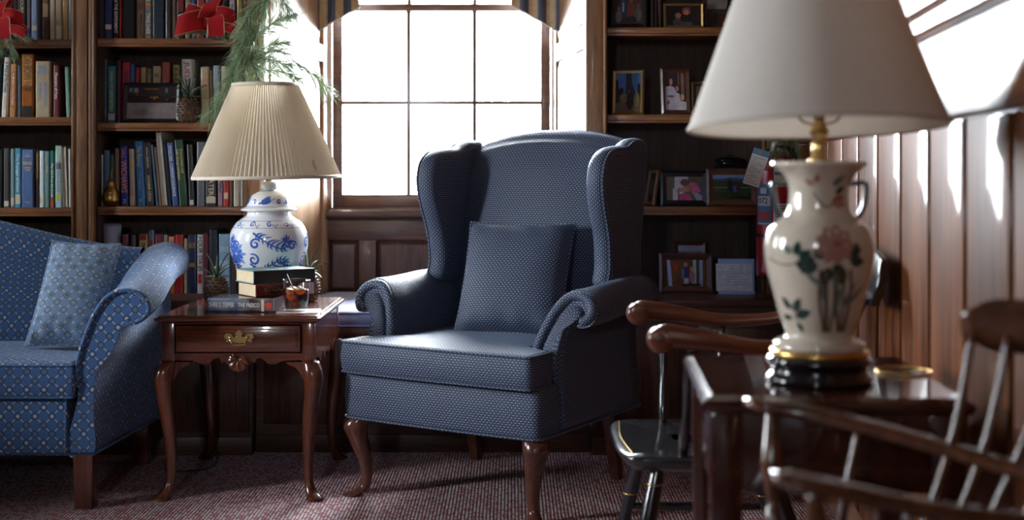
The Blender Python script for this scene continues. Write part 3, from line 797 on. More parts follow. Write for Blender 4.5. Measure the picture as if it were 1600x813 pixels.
# rolled arms: flared S profile that rises towards the back
AP = [(-0.052, 0.36), (-0.054, 0.482), (-0.026, 0.577), (0.006, 0.650), (0.046, 0.702), (0.099, 0.722), (0.150, 0.712), (0.182, 0.680), (0.186, 0.645), (0.165, 0.618), (0.128, 0.604), (0.090, 0.592), (0.072, 0.540), (0.045, 0.495), (0.010, 0.450), (0.002, 0.40), (0.0, 0.30), (0.0, 0.185), (-0.09, 0.185)]
APS2 = spl2(AP, 4, True)
def sofa_arm(sgn, cx):
    rings = []
    for y, k in ((0.0, 0), (0.008, 0), (0.12, 0.10), (0.26, 0.32), (0.40, 0.62), (0.54, 0.88), (0.64, 1.0), (0.70, 1.0)):
        ring = []
        for x, z in APS2:
            up = max(0, min(1, (z-0.42)/0.22))
            ring.append((cx+sgn*(x+k*(0.050*(1-up)-0.052*up)), y, z+0.112*k*up))
        rings.append(ring)
    arm = sweep_profile(rings, SOFAF, 'arm', so)
    edge = spl2([(-0.050, 0.40), (-0.050, 0.482), (-0.022, 0.575), (0.010, 0.647), (0.049, 0.697), (0.099, 0.716), (0.147, 0.706), (0.176, 0.678), (0.180, 0.647), (0.161, 0.623), (0.128, 0.609), (0.108, 0.618)], 5)
    MB().tube([(cx+sgn*x, -0.004, z) for x, z in edge], 0.0075, 8).build('arm_piping', SOFAF, arm)
    MB().tube([(cx+sgn*-0.088, -0.004, 0.185), (cx+sgn*-0.088, -0.004, 0.365)], 0.005, 6).build('arm_piping', SOFAF, arm)
    MB().tube([(cx+sgn*0.002, 0.0, 0.182), (cx+sgn*0.028, 0.35, 0.182), (cx+sgn*0.05, 0.70, 0.182)], 0.005, 6).build('piping', SOFAF, arm)
sofa_arm(1, sl(SX)); sofa_arm(-1, sl(LX))
for x in (sl(SX)-0.035, sl(LX)+0.06, ):
    for y in (0.03, 0.66):
        m = MB(); m.grid([[(x+a*w, y+b_*w, z) for a, b_ in ((-1, -1), (1, -1), (1, 1), (-1, 1))] for z, w in ((0, 0.029), (0.182, 0.032))], close_u=True, cap=True, smooth=False)
        m.build('leg', W_MAHOG, so, 0.003)
sp = thing('sofa_pillow', 'blue lattice-patterned pillow in the sofa corner, its cloth paled as if lit', 'pillow')
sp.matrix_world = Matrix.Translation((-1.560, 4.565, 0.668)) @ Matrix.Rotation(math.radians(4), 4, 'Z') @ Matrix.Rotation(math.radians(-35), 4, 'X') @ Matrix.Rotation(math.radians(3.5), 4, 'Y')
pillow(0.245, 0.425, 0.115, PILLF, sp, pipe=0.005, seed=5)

# ------------------------------------------------------------------ side table
TX0, TX1, TY0, TY1, TZ = -1.1976, -0.6416, 4.277, 4.93, 0.62
st = thing('side_table', 'cherry wood side table with one drawer beside the wing armchair', 'table', ((TX0+TX1)/2, TY0, 0)); c = st.location
hw = (TX1-TX0)/2; D = TY1-TY0
tp = [(-hw, 0), (hw, 0), (hw, D), (-hw, D)]
m = MB(); m.grid([[(x, y, z) for x, y in offset_poly(tp, o_)] for z, o_ in ((TZ-0.026, 0.016), (TZ-0.022, 0.012), (TZ-0.018, 0.003), (TZ-0.012, 0.0), (TZ-0.008, 0.002), (TZ-0.006, 0.009), (TZ-0.0045, 0.0105), (TZ-0.001, 0.012), (TZ, 0.016))], close_u=True, cap=True, smooth=False)
m.build('table_top', W_CHERRY, st)
i = 0.022; zc = 0.452
CZ = TZ-0.026
for sx in (-1, 1):
    for yy in (i, D-i-0.04):
        x0 = sx*(hw-i); xa, xb = min(x0, x0-sx*0.042), max(x0, x0-sx*0.042)
        MB().box(xa, xb, yy, yy+0.04, zc+0.005, CZ).build('corner_post', W_CHERRYZ, st, 0.002)
def scallop(L, base, seed=0):
    """half lower edge of the apron, from the centre outwards (x, z)"""
    return [(0, base-0.032), (0.022, base-0.030), (0.036, base-0.016), (0.046, base-0.006), (0.056, base-0.010), (0.062, base+0.004), (0.080, base+0.004), (0.100, base-0.012), (0.125, base-0.014), (0.150, base-0.004), (L, base+0.0)]
L = hw-i-0.042
half = scallop(L, 0.470)
half = spl2(half, 4)
ap = [(x, z) for x, z in half]+[(L, 0.492), (-L, 0.492)]+[(-x, z) for x, z in half[::-1]]
MB().prism(ap[:-1], 'y', i+0.002, i+0.020).build('apron', W_CHERRY, st)
MB().box(-L, L, i+0.003, i+0.02, 0.590, CZ).build('drawer_rail', W_CHERRY, st)
dr = MB().box(-L+0.004, L-0.004, i-0.006, i+0.03, 0.497, 0.586).build('drawer', W_CHERRY, st, 0.004)
MB().box(-L+0.018, L-0.018, i-0.009, i-0.006, 0.510, 0.573).build('drawer_panel', W_CHERRY, dr, 0.002)
Ls = D/2-i-0.04
halfs = spl2([(0, 0.455), (0.03, 0.462), (0.05, 0.440), (0.075, 0.452), (0.09, 0.474), (0.11, 0.462), (0.14, 0.440), (0.17, 0.452), (0.20, 0.468), (Ls, 0.470)], 4)
aps = [(x, z) for x, z in halfs]+[(Ls, CZ), (-Ls, CZ)]+[(-x, z) for x, z in halfs[::-1]][:-1]
for sx in (-1, 1):
    a = sx*(hw-i-0.002); b2 = sx*(hw-i-0.018)
    MB().prism([(D/2+y, z) for y, z in aps], 'x', min(a, b2), max(a, b2)).build('side_panel', W_CHERRY, st)
MB().box(-L, L, D-i-0.02, D-i-0.002, 0.46, CZ).build('back_panel', W_CHERRY, st)
for sx in (-1, 1):
    for yy, sy2 in ((i+0.02, -1), (D-i-0.02, 1)):
        lg = cabriole(zc+0.012, (sx*s2, sy2*s2), W_CHERRYZ, st, top=0.030, knee=0.034, ankle=0.0155, foot=0.030, x=sx*(hw-i-0.021), y=yy, out=1.0)
        # knee brackets
        br = spl2([(0, 0.462), (0.0, 0.405), (0.012, 0.425), (0.028, 0.443), (0.050, 0.452), (0.058, 0.462)], 3)
        pts = [(sx*(hw-i-0.038)-sx*x, z) for x, z in br]
        MB().prism(pts, 'y', min(yy-0.012, yy+0.012), max(yy-0.012, yy+0.012)).build('knee_bracket', W_CHERRYZ, lg)
# carved shell
m = MB(); rows = []
for k in range(37):
    a = -PI*0.80+PI*1.60*k/36
    rows.append([(0.037*f*math.sin(a)*(0.9+0.1*math.cos(a)), 0.0-0.012*(math.sin(f*PI*0.85)**0.6)*(0.55+0.45*abs(math.cos(k*PI/6))), 0.017-(0.020+0.033*f*math.cos(a))+0.010*(1-f)) for f in [0.0, 0.12, 0.3, 0.5, 0.7, 0.85, 0.95, 1.0]])
m.grid(rows); sh = m.build('carved_shell', W_CHERRYZ, st, recalc=True); sh.location = (0.0, i+0.001, 0.468)
# brass batwing pull
bw = [(0, 0.027), (0.006, 0.025), (0.008, 0.020), (0.013, 0.018), (0.012, 0.012), (0.008, 0.010), (0.010, 0.004), (0.016, 0.003), (0.022, 0.006), (0.024, 0.012), (0.030, 0.016), (0.034, 0.014), (0.040, 0.017), (0.048, 0.012), (0.050, 0.004), (0.047, -0.002), (0.041, -0.005), (0.044, -0.011), (0.038, -0.014), (0.032, -0.010), (0.026, -0.011), (0.018, -0.016), (0.008, -0.017), (0, -0.018)]
poly = bw+[(-x, z) for x, z in bw[::-1][1:-1]]
pl = MB().prism(poly, 'y', i-0.0125, i-0.0095).build('pull_plate', ABRASS, dr, 0.0006, 1); pl.location = (0.005, 0, 0.545)
bail = spline([(-0.030, -0.002, 0.004), (-0.030, -0.010, -0.004), (-0.024, -0.014, -0.012), (-0.020, -0.014, -0.020), (0, -0.014, -0.022), (0.020, -0.014, -0.020), (0.024, -0.014, -0.012), (0.030, -0.010, -0.004), (0.030, -0.002, 0.004)], 5)
hb = MB().tube(bail, 0.0021, 8).build('bail_handle', BRASS, pl); hb.location = (0, i-0.010, 0)
for sx in (-1, 1):
    q = MB().lathe([(0.0, 0.0), (0.004, 0.001), (0.0055, 0.004), (0.004, 0.008), (0.006, 0.010), (0.006, 0.012)], 12).build('pull_post', BRASS, pl)
    q.location = (sx*0.030, i-0.022, 0.003); q.rotation_euler = (-PI/2, 0, 0)

# ------------------------------------------------------------------ blue and white ginger jar lamp
PORC = plain('white_porcelain', (0.74, 0.76, 0.78), 0.12, coat=0.7); BLUE = plain('cobalt_paint', (0.045, 0.11, 0.45), 0.2, coat=0.6); BLUE2 = plain('pale_cobalt_paint', (0.16, 0.28, 0.62), 0.2, coat=0.6)
def ribbon_on(prof_r, m, pts, wid, off=0.0006, mi=0):
    """paint a stroke (theta, z) of given widths onto a surface of revolution of radius prof_r(z)"""
    n = len(pts); L_, R_ = [], []
    for k in range(n):
        a, b_ = pts[max(0, k-1)], pts[min(n-1, k+1)]
        r = prof_r(pts[k][1]); tx, tz = (b_[0]-a[0])*r, b_[1]-a[1]; l = math.hypot(tx, tz) or 1
        nx, nz = -tz/l, tx/l; w = wid[k] if hasattr(wid, '__len__') else wid
        for s_, lst in ((1, L_), (-1, R_)):
            th = pts[k][0]+s_*nx*w/r; z = pts[k][1]+s_*nz*w; rr = prof_r(z)+off
            lst.append((rr*math.sin(th), -rr*math.cos(th), z))
    m.add(L_+R_, [(n+k, n+k+1, k+1, k) for k in range(n-1)], mi=mi, smooth=True)
def prof_fn(prof):
    P = sorted([(z, r) for r, z in prof])
    def f(z):
        if z <= P[0][0]: return P[0][1]
        for (z0, r0), (z1, r1) in zip(P, P[1:]):
            if z <= z1: return r0+(r1-r0)*(z-z0)/max(1e-9, z1-z0)
        return P[-1][1]
    return f
def smooth_prof(p, n=4): return [(max(0, a), b_) for a, b_ in spl2(p, n)]
GJY = 4.735
gl = thing('ginger_jar_lamp', 'blue and white ginger jar lamp with a pleated cream shade on the side table', 'lamp', ((420-800)*GJY/2000, GJY, TZ), 0.19)
MB().lathe([(0.082, 0.0), (0.086, 0.004), (0.086, 0.014), (0.080, 0.018)], 40).build('lamp_base', W_MAHOG, gl)
jp = smooth_prof([(0.078, 0.018), (0.084, 0.030), (0.098, 0.075), (0.120, 0.130), (0.139, 0.185), (0.1435, 0.225), (0.138, 0.262), (0.120, 0.293), (0.095, 0.312), (0.083, 0.320), (0.079, 0.330), (0.079, 0.338)])
body = MB().lathe(jp, 64).build('jar_body', PORC, gl)
lp = smooth_prof([(0.079, 0.337), (0.095, 0.337), (0.102, 0.340), (0.101, 0.345), (0.086, 0.352), (0.078, 0.362), (0.074, 0.378), (0.062, 0.395), (0.040, 0.407), (0.020, 0.411)])
lid = MB().lathe(lp, 48).build('jar_lid', PORC, gl)
MB().lathe(smooth_prof([(0.012, 0.409), (0.018, 0.412), (0.029, 0.420), (0.031, 0.430), (0.026, 0.440), (0.016, 0.446), (0.012, 0.448)]), 24).build('lid_knob', PORC, lid)
MB().lathe([(0.012, 0.446), (0.012, 0.455), (0.0105, 0.457), (0.0105, 0.53), (0.016, 0.535), (0.016, 0.575)], 20).build('lamp_stem', BRASS, gl)
jr = prof_fn(jp); lr = prof_fn(lp)
m = MB()
def frond(m, fr_, pts, wid=0.0035, leaves=13, ll=0.03, mi=0, up=1):
    sp_ = [(p.x, p.y) for p in spline([(a, b_, 0) for a, b_ in pts], 7)]
    n = len(sp_); ribbon_on(fr_, m, sp_, [wid*(1-0.7*k/(n-1)) for k in range(n)], 0.0006, mi)
    for q in range(leaves):
        k = int(3+(n-8)*q/leaves); a, b_ = sp_[k], sp_[min(n-1, k+1)]
        r = fr_(a[1]); tx, tz = (b_[0]-a[0])*r, b_[1]-a[1]; l = math.hypot(tx, tz) or 1; tx /= l; tz /= l
        for s_ in (1, -1):
            nx, nz = -tz*s_*up, tx*s_*up; L2 = ll*(0.5+0.5*math.sin(PI*(q+1)/(leaves+1)))*(1.25 if s_ > 0 else 0.6)
            lf = [(a[0]+(nx*0.75*t_+tx*0.6*t_*t_)*L2/r, a[1]+(nz*0.75*t_+tz*0.6*t_*t_)*L2) for t_ in (0, 0.25, 0.5, 0.75, 1.0)]
            ribbon_on(fr_, m, lf, [0.0026, 0.0034, 0.0030, 0.0018, 0.0003], 0.0007, mi)
def curl(m, fr_, c_, r0, a0, turns, wid=0.0030, mi=0):
    n = 26; pts = []
    for k in range(n):
        t_ = k/(n-1); a = a0+turns*2*PI*t_; r = r0*(1-0.80*t_)
        pts.append((c_[0]+r*math.cos(a)/fr_(c_[1]), c_[1]+r*math.sin(a)))
    ribbon_on(fr_, m, pts, [wid*(0.5+0.9*math.sin(PI*min(1, k/(n-1)*0.9+0.1))) for k in range(n)], 0.0006, mi)
for rep in range(4):
    b0 = rep*PI/2+(0.0 if rep else 0)
    frond(m, jr, [(b0-0.42, 0.262), (b0-0.18, 0.240), (b0+0.10, 0.215), (b0+0.38, 0.205), (b0+0.52, 0.226), (b0+0.46, 0.246), (b0+0.36, 0.240)], ll=0.036)
    frond(m, jr, [(b0-0.55, 0.150), (b0-0.28, 0.128), (b0+0.02, 0.142), (b0+0.30, 0.165), (b0+0.50, 0.160), (b0+0.52, 0.132), (b0+0.38, 0.128)], ll=0.030, up=-1)
    curl(m, jr, (b0-0.35, 0.222), 0.020, 0.5, 1.3); curl(m, jr, (b0-0.42, 0.165), 0.022, 2.0, -1.3); curl(m, jr, (b0+0.62, 0.215), 0.018, 0.0, 1.4)
    curl(m, jr, (b0-0.18, 0.095), 0.020, 1.0, 1.2); curl(m, jr, (b0+0.30, 0.100), 0.018, 2.0, -1.2); curl(m, jr, (b0+0.68, 0.125), 0.016, 1.5, 1.2)
    if rep % 2 == 0:
        fc = (b0-0.98, 0.185)
        for q in range(16):
            a = q*PI/8; L2 = 0.052 if q % 2 == 0 else 0.038
            lf = [(fc[0]+math.cos(a)*L2*t_/jr(fc[1]), fc[1]+math.sin(a)*L2*t_) for t_ in (0.12, 0.35, 0.6, 0.85, 1.0)]
            ribbon_on(jr, m, lf, [0.0015, 0.0045, 0.0068, 0.0040, 0.0003], 0.0006+0.0001*(q % 2), 1 if q % 2 == 0 else 0)
    for q in range(3):
        curl(m, jr, (b0-0.5+q*0.52, 0.292), 0.010, q, 1.2, 0.0016)
        ribbon_on(jr, m, [(b0-0.42+q*0.52+0.02*k, 0.285+0.006*math.sin(k*1.1)) for k in range(9)], 0.0011)
ribbon_on(jr, m, [(2*PI*k/80, 0.278) for k in range(81)], 0.0007); ribbon_on(jr, m, [(2*PI*k/80, 0.303) for k in range(81)], 0.0007)
m.build('painted_pattern', [BLUE, BLUE2], body)['kind'] = 'stuff'
m = MB()
for rep in range(5):
    b0 = rep*2*PI/5
    frond(m, lr, [(b0-0.5, 0.366), (b0-0.1, 0.372), (b0+0.35, 0.384)], 0.003, 9, 0.020)
    curl(m, lr, (b0+0.5, 0.372), 0.009, 0.5, 1.2, 0.0018)
ribbon_on(lr, m, [(2*PI*k/80, 0.354) for k in range(81)], 0.0009)
m.build('painted_pattern', [BLUE, BLUE2], lid)['kind'] = 'stuff'
# pleated shade
PLEAT = shade_mat('pleated_cream_cloth', (0.76, 0.68, 0.55), 0.38, True); TRIMC = plain('cream_trim', (0.62, 0.55, 0.44), 0.8)
z0, z1, r0, r1 = 0.462, 0.802, 0.268, 0.119
NP = 104
def pleat_ring(z, r, amp):
    out = []
    for k in range(NP*4):
        a = 2*PI*k/(NP*4); ph = k % 4
        out.append(((r+amp*(0, 1, 0, -1)[ph])*math.cos(a), (r+amp*(0, 1, 0, -1)[ph])*math.sin(a), z))
    return out
m = MB(); m.grid([pleat_ring(z0+(z1-z0)*t_, r0+(r1-r0)*t_, 0.0060*(1-0.45*t_)) for t_ in [k/6 for k in range(7)]], close_u=True, smooth=False)
shade = m.build('lamp_shade', PLEAT, gl); shade.rotation_euler = (math.radians(0.3), math.radians(-0.9), 0)
for zz, rr, h in ((z0, r0, 0.013), (z1, r1, 0.013)):
    s_ = -1 if zz == z0 else 1
    m = MB(); q = [(rr+0.004, zz-h/2), (rr+0.0055, zz), (rr+0.004-0.0045*(1 if s_ > 0 else -1)*0, zz+h/2), (rr-0.001, zz+h/2), (rr-0.003, zz), (rr-0.001, zz-h/2)]
    rows = [[(a*math.cos(2*PI*j/72), a*math.sin(2*PI*j/72), b_) for j in range(72)] for a, b_ in q]
    m.grid(rows, close_u=True, close_v=True); m.build('shade_trim', TRIMC, shade)
for k in range(3):
    a = 2*PI*k/3+0.5
    MB().tube([(0.01*math.cos(a), 0.01*math.sin(a), z1-0.02), (r1*math.cos(a), r1*math.sin(a), z1-0.004)], 0.0016, 6).build('spider_arm', BRASS, shade)
MB().tube([(0.0, 0, 0.575), (0.0, 0, z1-0.02)], 0.004, 8).build('harp_rod', BRASS, gl)
# ------------------------------------------------------------------ books
def book_mat(col, rough=0.38): return plain('book_cover', tuple(col), rough, var=0.10, coat=0.15)
def make_book(loc, w, h, d, col, label, group, tilt=0.0, bands=(), texts=(), sticker=None, rough=0.38, pages_front=False, rot=None):
    """upright book: spine towards -Y, w = thickness along x, h = height, d = depth. origin bottom centre of the spine"""
    t_ = 0.0022; r = min(0.006, w*0.25)
    m = MB()
    if pages_front:      # fore-edge towards the room
        m.box(-w/2, -w/2+t_, 0, d, 0, h); m.box(w/2-t_, w/2, 0, d, 0, h); m.box(-w/2+t_, w/2-t_, d-t_, d, 0, h)
        y0, y1 = 0.004, d-t_
    else:
        sp_ = [(-w/2, 0.008), (-w/2+r*0.35, 0.0025), (-w/2+r, 0.0), (w/2-r, 0.0), (w/2-r*0.35, 0.0025), (w/2, 0.008), (w/2, d), (w/2-t_, d), (w/2-t_, 0.008), (-w/2+t_, 0.008), (-w/2+t_, d), (-w/2, d)]
        m.prism(sp_, 'z', 0, h); y0, y1 = 0.008, d-0.004
    o = m.build('book', book_mat(col, rough)); tag(o, label, 'book', group)
    o.location = loc; o.rotation_euler = rot if rot else (0, tilt, 0)
    MB().box(-w/2+t_+0.0002, w/2-t_-0.0002, y0, y1, 0.003, h-0.004).build('page_block', PAPER, o)
    for (f0, f1, c_) in bands:
        MB().box(-w/2+r*0.8, w/2-r*0.8, -0.0007, 0.0006, h*f0, h*f1).build('spine_band', book_mat(c_), o)
    if sticker:
        MB().box(-w/2+r*0.6, w/2-r*0.6, -0.0012, 0.0006, h*sticker[0], h*sticker[1]).build('sticker', CREAM_STK, o)
    for tx in texts:
        txt, f0, f1, mat = tx[:4]; frac = tx[4] if len(tx) > 4 else 0.55; dx = tx[5] if len(tx) > 5 else 0.0
        if len(tx) > 6 and tx[6]:    # horizontal line across the spine
            lettering(o, txt, mat, (dx*w, -0.0016, h*(f0+f1)/2), (1, 0, 0), (0, 0, 1), h*(f1-f0), w*frac)
        else:
            lettering(o, txt, mat, (dx*w, -0.0016, h*(f0+f1)/2), (0, 0, -1), (1, 0, 0), w*frac, h*(f1-f0))
    return o
ORD = ['first', 'second', 'third', 'fourth', 'fifth', 'sixth', 'seventh', 'eighth', 'ninth', 'tenth', 'eleventh', 'twelfth', 'thirteenth', 'fourteenth', 'fifteenth', 'sixteenth', 'seventeenth', 'eighteenth', 'nineteenth', 'twentieth', 'twenty-first', 'twenty-second', 'twenty-third']
def L_(r, g, b): 
    f = lambda c: ((c/255+0.055)/1.055)**2.4 if c > 10 else c/255/12.92
    return (f(r), f(g), f(b))
def row_of_books(rows, ybase, shelf_z, where, group, Yd=5.205):
    k = 0; s = Yd/2000.0
    for e in rows:
        x0, x1, yt, col, desc = e[:5]; kw = dict(e[5]) if len(e) > 5 else {}
        xt = kw.pop('lean', 0.0)         # px the top is shifted to the right
        dy = kw.pop('dy', 0.0)
        w = (x1-x0)*s-0.0008; h = (ybase-yt)*s if yt > -900 else kw.pop('h', 0.24)
        kw.pop('h', None)
        tilt = math.atan2(xt, ybase-yt) if yt > -900 else 0
        if tilt: w *= 0.97
        up = (abs(math.sin(tilt))*w/2)
        loc = (((x0+x1)/2-800)*s, Yd+dy, shelf_z+0.0006+up)
        # keep a leaning book standing on its lower corner
        make_book(loc, w, h*0.995, min(0.20, 5.452-Yd-dy, max(0.13, h*0.68)), L_(*col), '%s, %s from left, %s' % (desc, ORD[k], where), group, tilt=tilt, **kw)
        k += 1
U1A = [(-24, -11, -999, (90, 80, 70), 'grey brown book', dict(h=0.23)), (-11, 3, -999, (190, 110, 95), 'coral red book', dict(h=0.24)), (3, 16, -999, (105, 115, 125), 'steel grey book', dict(h=0.25)), (16, 20, -999, (28, 48, 60), 'thin dark teal book', dict(h=0.235)),
 (20, 27, -999, (62, 22, 24), 'dark maroon book', dict(h=0.24)), (27, 41, -999, (52, 50, 52), 'charcoal book with pale lettering', dict(h=0.25, texts=[('THE HOURS', 0.45, 0.9, CREAM_STK, 0.4)])), (41, 48, -999, (38, 44, 110), 'navy and beige book', dict(h=0.24, bands=[(0.2, 0.95, L_(110, 100, 90))])),
 (48, 59, -999, (140, 155, 185), 'glossy pale blue library book', dict(h=0.25, rough=0.15, sticker=(0.16, 0.24))), (59, 65, -999, (18, 24, 22), 'thin black book', dict(h=0.24)), (65, 77, -999, (72, 50, 36), 'brown book with tan upper spine', dict(h=0.24, bands=[(0.40, 0.99, L_(165, 135, 95))], texts=[('POEMS', 0.62, 0.68, BLACK_INK, 0.7, 0, True)])),
 (77, 86, -999, (190, 175, 155), 'glossy cream book', dict(h=0.23, rough=0.15)), (86, 97, -999, (185, 165, 135), 'glossy beige library book', dict(h=0.24, rough=0.15, sticker=(0.03, 0.25))), (97, 107, -999, (176, 138, 90), 'tan book', dict(h=0.235)), (107, 111, -999, (190, 205, 212), 'thin pale blue book', dict(h=0.24))]
row_of_books(U1A, 62, S1[0], 'top shelf in view, far left', 'books on the far left top shelf')
U1B = [(-22, -10, 96, (70, 60, 52), 'grey brown book'), (-9, 1, 97, (30, 58, 58), 'dark green plaid book', dict(bands=[(0.6, 0.63, L_(150, 130, 110)), (0.88, 0.91, L_(150, 130, 110))])),
 (1, 11, 89, (218, 214, 204), 'white book with black title', dict(lean=5, texts=[('A Price of the Power', 0.40, 0.93, BLACK_INK, 0.6), ('HALE', 0.15, 0.36, GOLD_INK, 0.5)])),
 (14, 25, 99, (175, 128, 80), 'tan and orange book', dict(lean=2, bands=[(0.18, 0.86, L_(176, 105, 50))], texts=[('A Modern Instant Reader', 0.22, 0.82, WHITE_INK, 0.35)])), (27, 33, 101, (76, 92, 108), 'slate blue book', dict(lean=0)),
 (33, 52, 84, (150, 88, 38), 'thick amber book with black author name', dict(rough=0.2, bands=[(0.0, 0.18, L_(28, 22, 20)), (0.50, 0.97, L_(190, 130, 62))], texts=[('DAN BROWN', 0.60, 0.965, BLACK_INK, 0.72), ('LOST', 0.49, 0.56, BLACK_INK, 0.55, 0, True), ('SYMBOL', 0.42, 0.47, BLACK_INK, 0.75, 0, True)])),
 (55, 79, 95, (176, 160, 130), 'worn beige book with torn jacket', dict(texts=[('BRUCE', 0.86, 0.92, BLUE2, 0.5, 0, True), ('CATTON', 0.77, 0.84, BLUE2, 0.7, 0, True), ('For the Union Dead', 0.20, 0.62, BLUE2, 0.22, 0.18), ('and the Stars', 0.35, 0.62, BLUE2, 0.2, -0.14)])),
 (83, 93, 101, (112, 48, 52), 'maroon book', dict(texts=[('Flowers of Fate', 0.35, 0.85, WHITE_INK, 0.42)])), (103, 111, 104, (125, 165, 145), 'thin pale green book', dict(lean=-3))]
row_of_books(U1B, 183, S1[1], 'second shelf, far left', 'books on the far left second shelf')
TEAL_INK = plain('teal_ink', (0.05, 0.28, 0.33), 0.5)
U1C = [(-20, -8, 236, (66, 62, 60), 'grey book'), (-7, 4, 234, (22, 26, 26), 'black book'), (5, 15, 232, (66, 62, 66), 'dark grey library book', dict(sticker=(0.02, 0.11))), (16, 22.5, 233, (120, 150, 152), 'thin pale teal library book', dict(sticker=(0.04, 0.17))),
 (22.5, 33, 232, (95, 160, 185), 'glossy turquoise library book', dict(rough=0.12, bands=[(0.02, 0.98, L_(66, 140, 165))], sticker=(0.06, 0.22), texts=[('The Voyages of Dawn', 0.26, 0.90, WHITE_INK, 0.4)])), (33.5, 53, 234, (78, 105, 150), 'thick slate blue hardback with gold lettering', dict(texts=[('BY', 0.91, 0.93, GOLD_INK, 0.2, 0, True), ('FORREST', 0.87, 0.90, GOLD_INK, 0.5, 0, True), ('MEMOIRS', 0.73, 0.79, GOLD_INK, 0.75, 0, True), ('FIFTEEN', 0.67, 0.70, GOLD_INK, 0.55, 0, True), ('YEARS', 0.63, 0.66, GOLD_INK, 0.42, 0, True), ('KNOPF', 0.08, 0.10, GOLD_INK, 0.4, 0, True)])),
 (56, 60.5, 235, (60, 32, 26), 'thin dark red and yellow book', dict(bands=[(0.5, 0.95, L_(150, 110, 40))])), (61, 69.5, 236, (205, 222, 225), 'glossy white library book', dict(rough=0.12, sticker=(0.07, 0.17))), (69.5, 77.5, 237, (110, 145, 142), 'grey teal book', dict(texts=[('RIVER', 0.62, 0.75, GOLD_INK, 0.4)])),
 (78, 85, 236, (30, 112, 100), 'teal and orange book with white title', dict(bands=[(0.0, 0.16, L_(190, 70, 35))], texts=[('The Girl from the South', 0.18, 0.78, WHITE_INK, 0.5)])), (85.5, 97, 228, (170, 195, 185), 'white and green floral book', dict(rough=0.15, bands=[(0.0, 0.10, L_(160, 190, 215)), (0.12, 0.2, L_(190, 190, 60)), (0.62, 0.72, L_(120, 90, 50))], texts=[('Garden Lore', 0.25, 0.75, BLUE2, 0.4)])),
 (98.5, 106, 229, (172, 164, 156), 'pale grey book with its page edge out', dict(lean=-3.5, pages_front=True)), (107, 111.5, 233, (215, 214, 210), 'thin white book', dict(lean=-1))]
row_of_books(U1C, 325, S1[2], 'third shelf, far left', 'books on the far left third shelf')
U2A = [(150, 163, -999, (20, 22, 26), 'black book', dict(h=0.24)), (163, 175.5, -999, (42, 50, 105), 'navy library book', dict(h=0.25, sticker=(0.16, 0.24))), (176, 186, -999, (16, 16, 18), 'black book with white vertical title', dict(h=0.24, bands=[(0.0, 0.03, L_(150, 30, 25))], texts=[('CALL ON THE EXPERIMENT', 0.10, 0.9, WHITE_INK, 0.55)])),
 (186, 190, -999, (165, 30, 32), 'thin red book', dict(h=0.245)), (190, 211, -999, (14, 17, 22), 'thick black book', dict(h=0.25)), (212.5, 225, -999, (150, 125, 102), 'pinkish tan book', dict(h=0.24, texts=[('MEMOIRS OF A LADY', 0.05, 0.42, BLACK_INK, 0.3, 0.15), ('OX', 0.5, 0.62, BLACK_INK, 0.5)])),
 (225.5, 237, -999, (125, 118, 108), 'grey book with coloured dots', dict(h=0.245, bands=[(0.0, 0.05, L_(170, 140, 80)), (0.50, 0.55, L_(190, 110, 120)), (0.45, 0.50, L_(80, 150, 150)), (0.56, 0.60, L_(200, 160, 60))], texts=[('TWAS DARK', 0.08, 0.44, WHITE_INK, 0.6), ('PR', 0.62, 0.72, WHITE_INK, 0.6)])), (238, 257, -999, (24, 36, 52), 'thick navy book with faint bands', dict(h=0.25, bands=[(0.3, 0.31, L_(40, 70, 90)), (0.5, 0.51, L_(40, 70, 90)), (0.42, 0.425, L_(90, 70, 40))])),
 (258, 268, -999, (58, 52, 48), 'grey brown book', dict(h=0.24)), (269, 275, -999, (112, 88, 76), 'thin taupe book', dict(h=0.24)), (275.5, 288.5, -999, (22, 20, 26), 'black book with red flowers', dict(h=0.25, bands=[(0.45, 0.7, L_(120, 30, 32))])), (289, 298.5, -999, (150, 136, 118), 'beige book', dict(h=0.24, texts=[('TRUST', 0.25, 0.4, BLACK_INK, 0.4)])),
 (299, 307, -999, (38, 48, 118), 'royal blue book', dict(h=0.24)), (307.5, 320, -999, (178, 62, 58), 'coral red book with white letter', dict(h=0.25, texts=[('N', 0.36, 0.42, WHITE_INK, 0.4, 0, True)])), (321, 338, -999, (56, 82, 120), 'thick denim blue book', dict(h=0.24)), (345, 357, -999, (52, 50, 54), 'dark grey book', dict(h=0.24)),
 (358, 368.5, -999, (150, 44, 46), 'red book with white top', dict(h=0.24, bands=[(0.38, 0.98, L_(190, 190, 195))], texts=[('the Sea', 0.42, 0.6, BLACK_INK, 0.4)])), (369.5, 379.5, -999, (165, 148, 62), 'olive yellow book', dict(h=0.245, texts=[('LAUREL', 0.12, 0.4, CREAM_STK, 0.4)]))]
row_of_books(U2A, 60, S2[0], 'shelf with the large red bow', 'books on the shelf with the large bow')
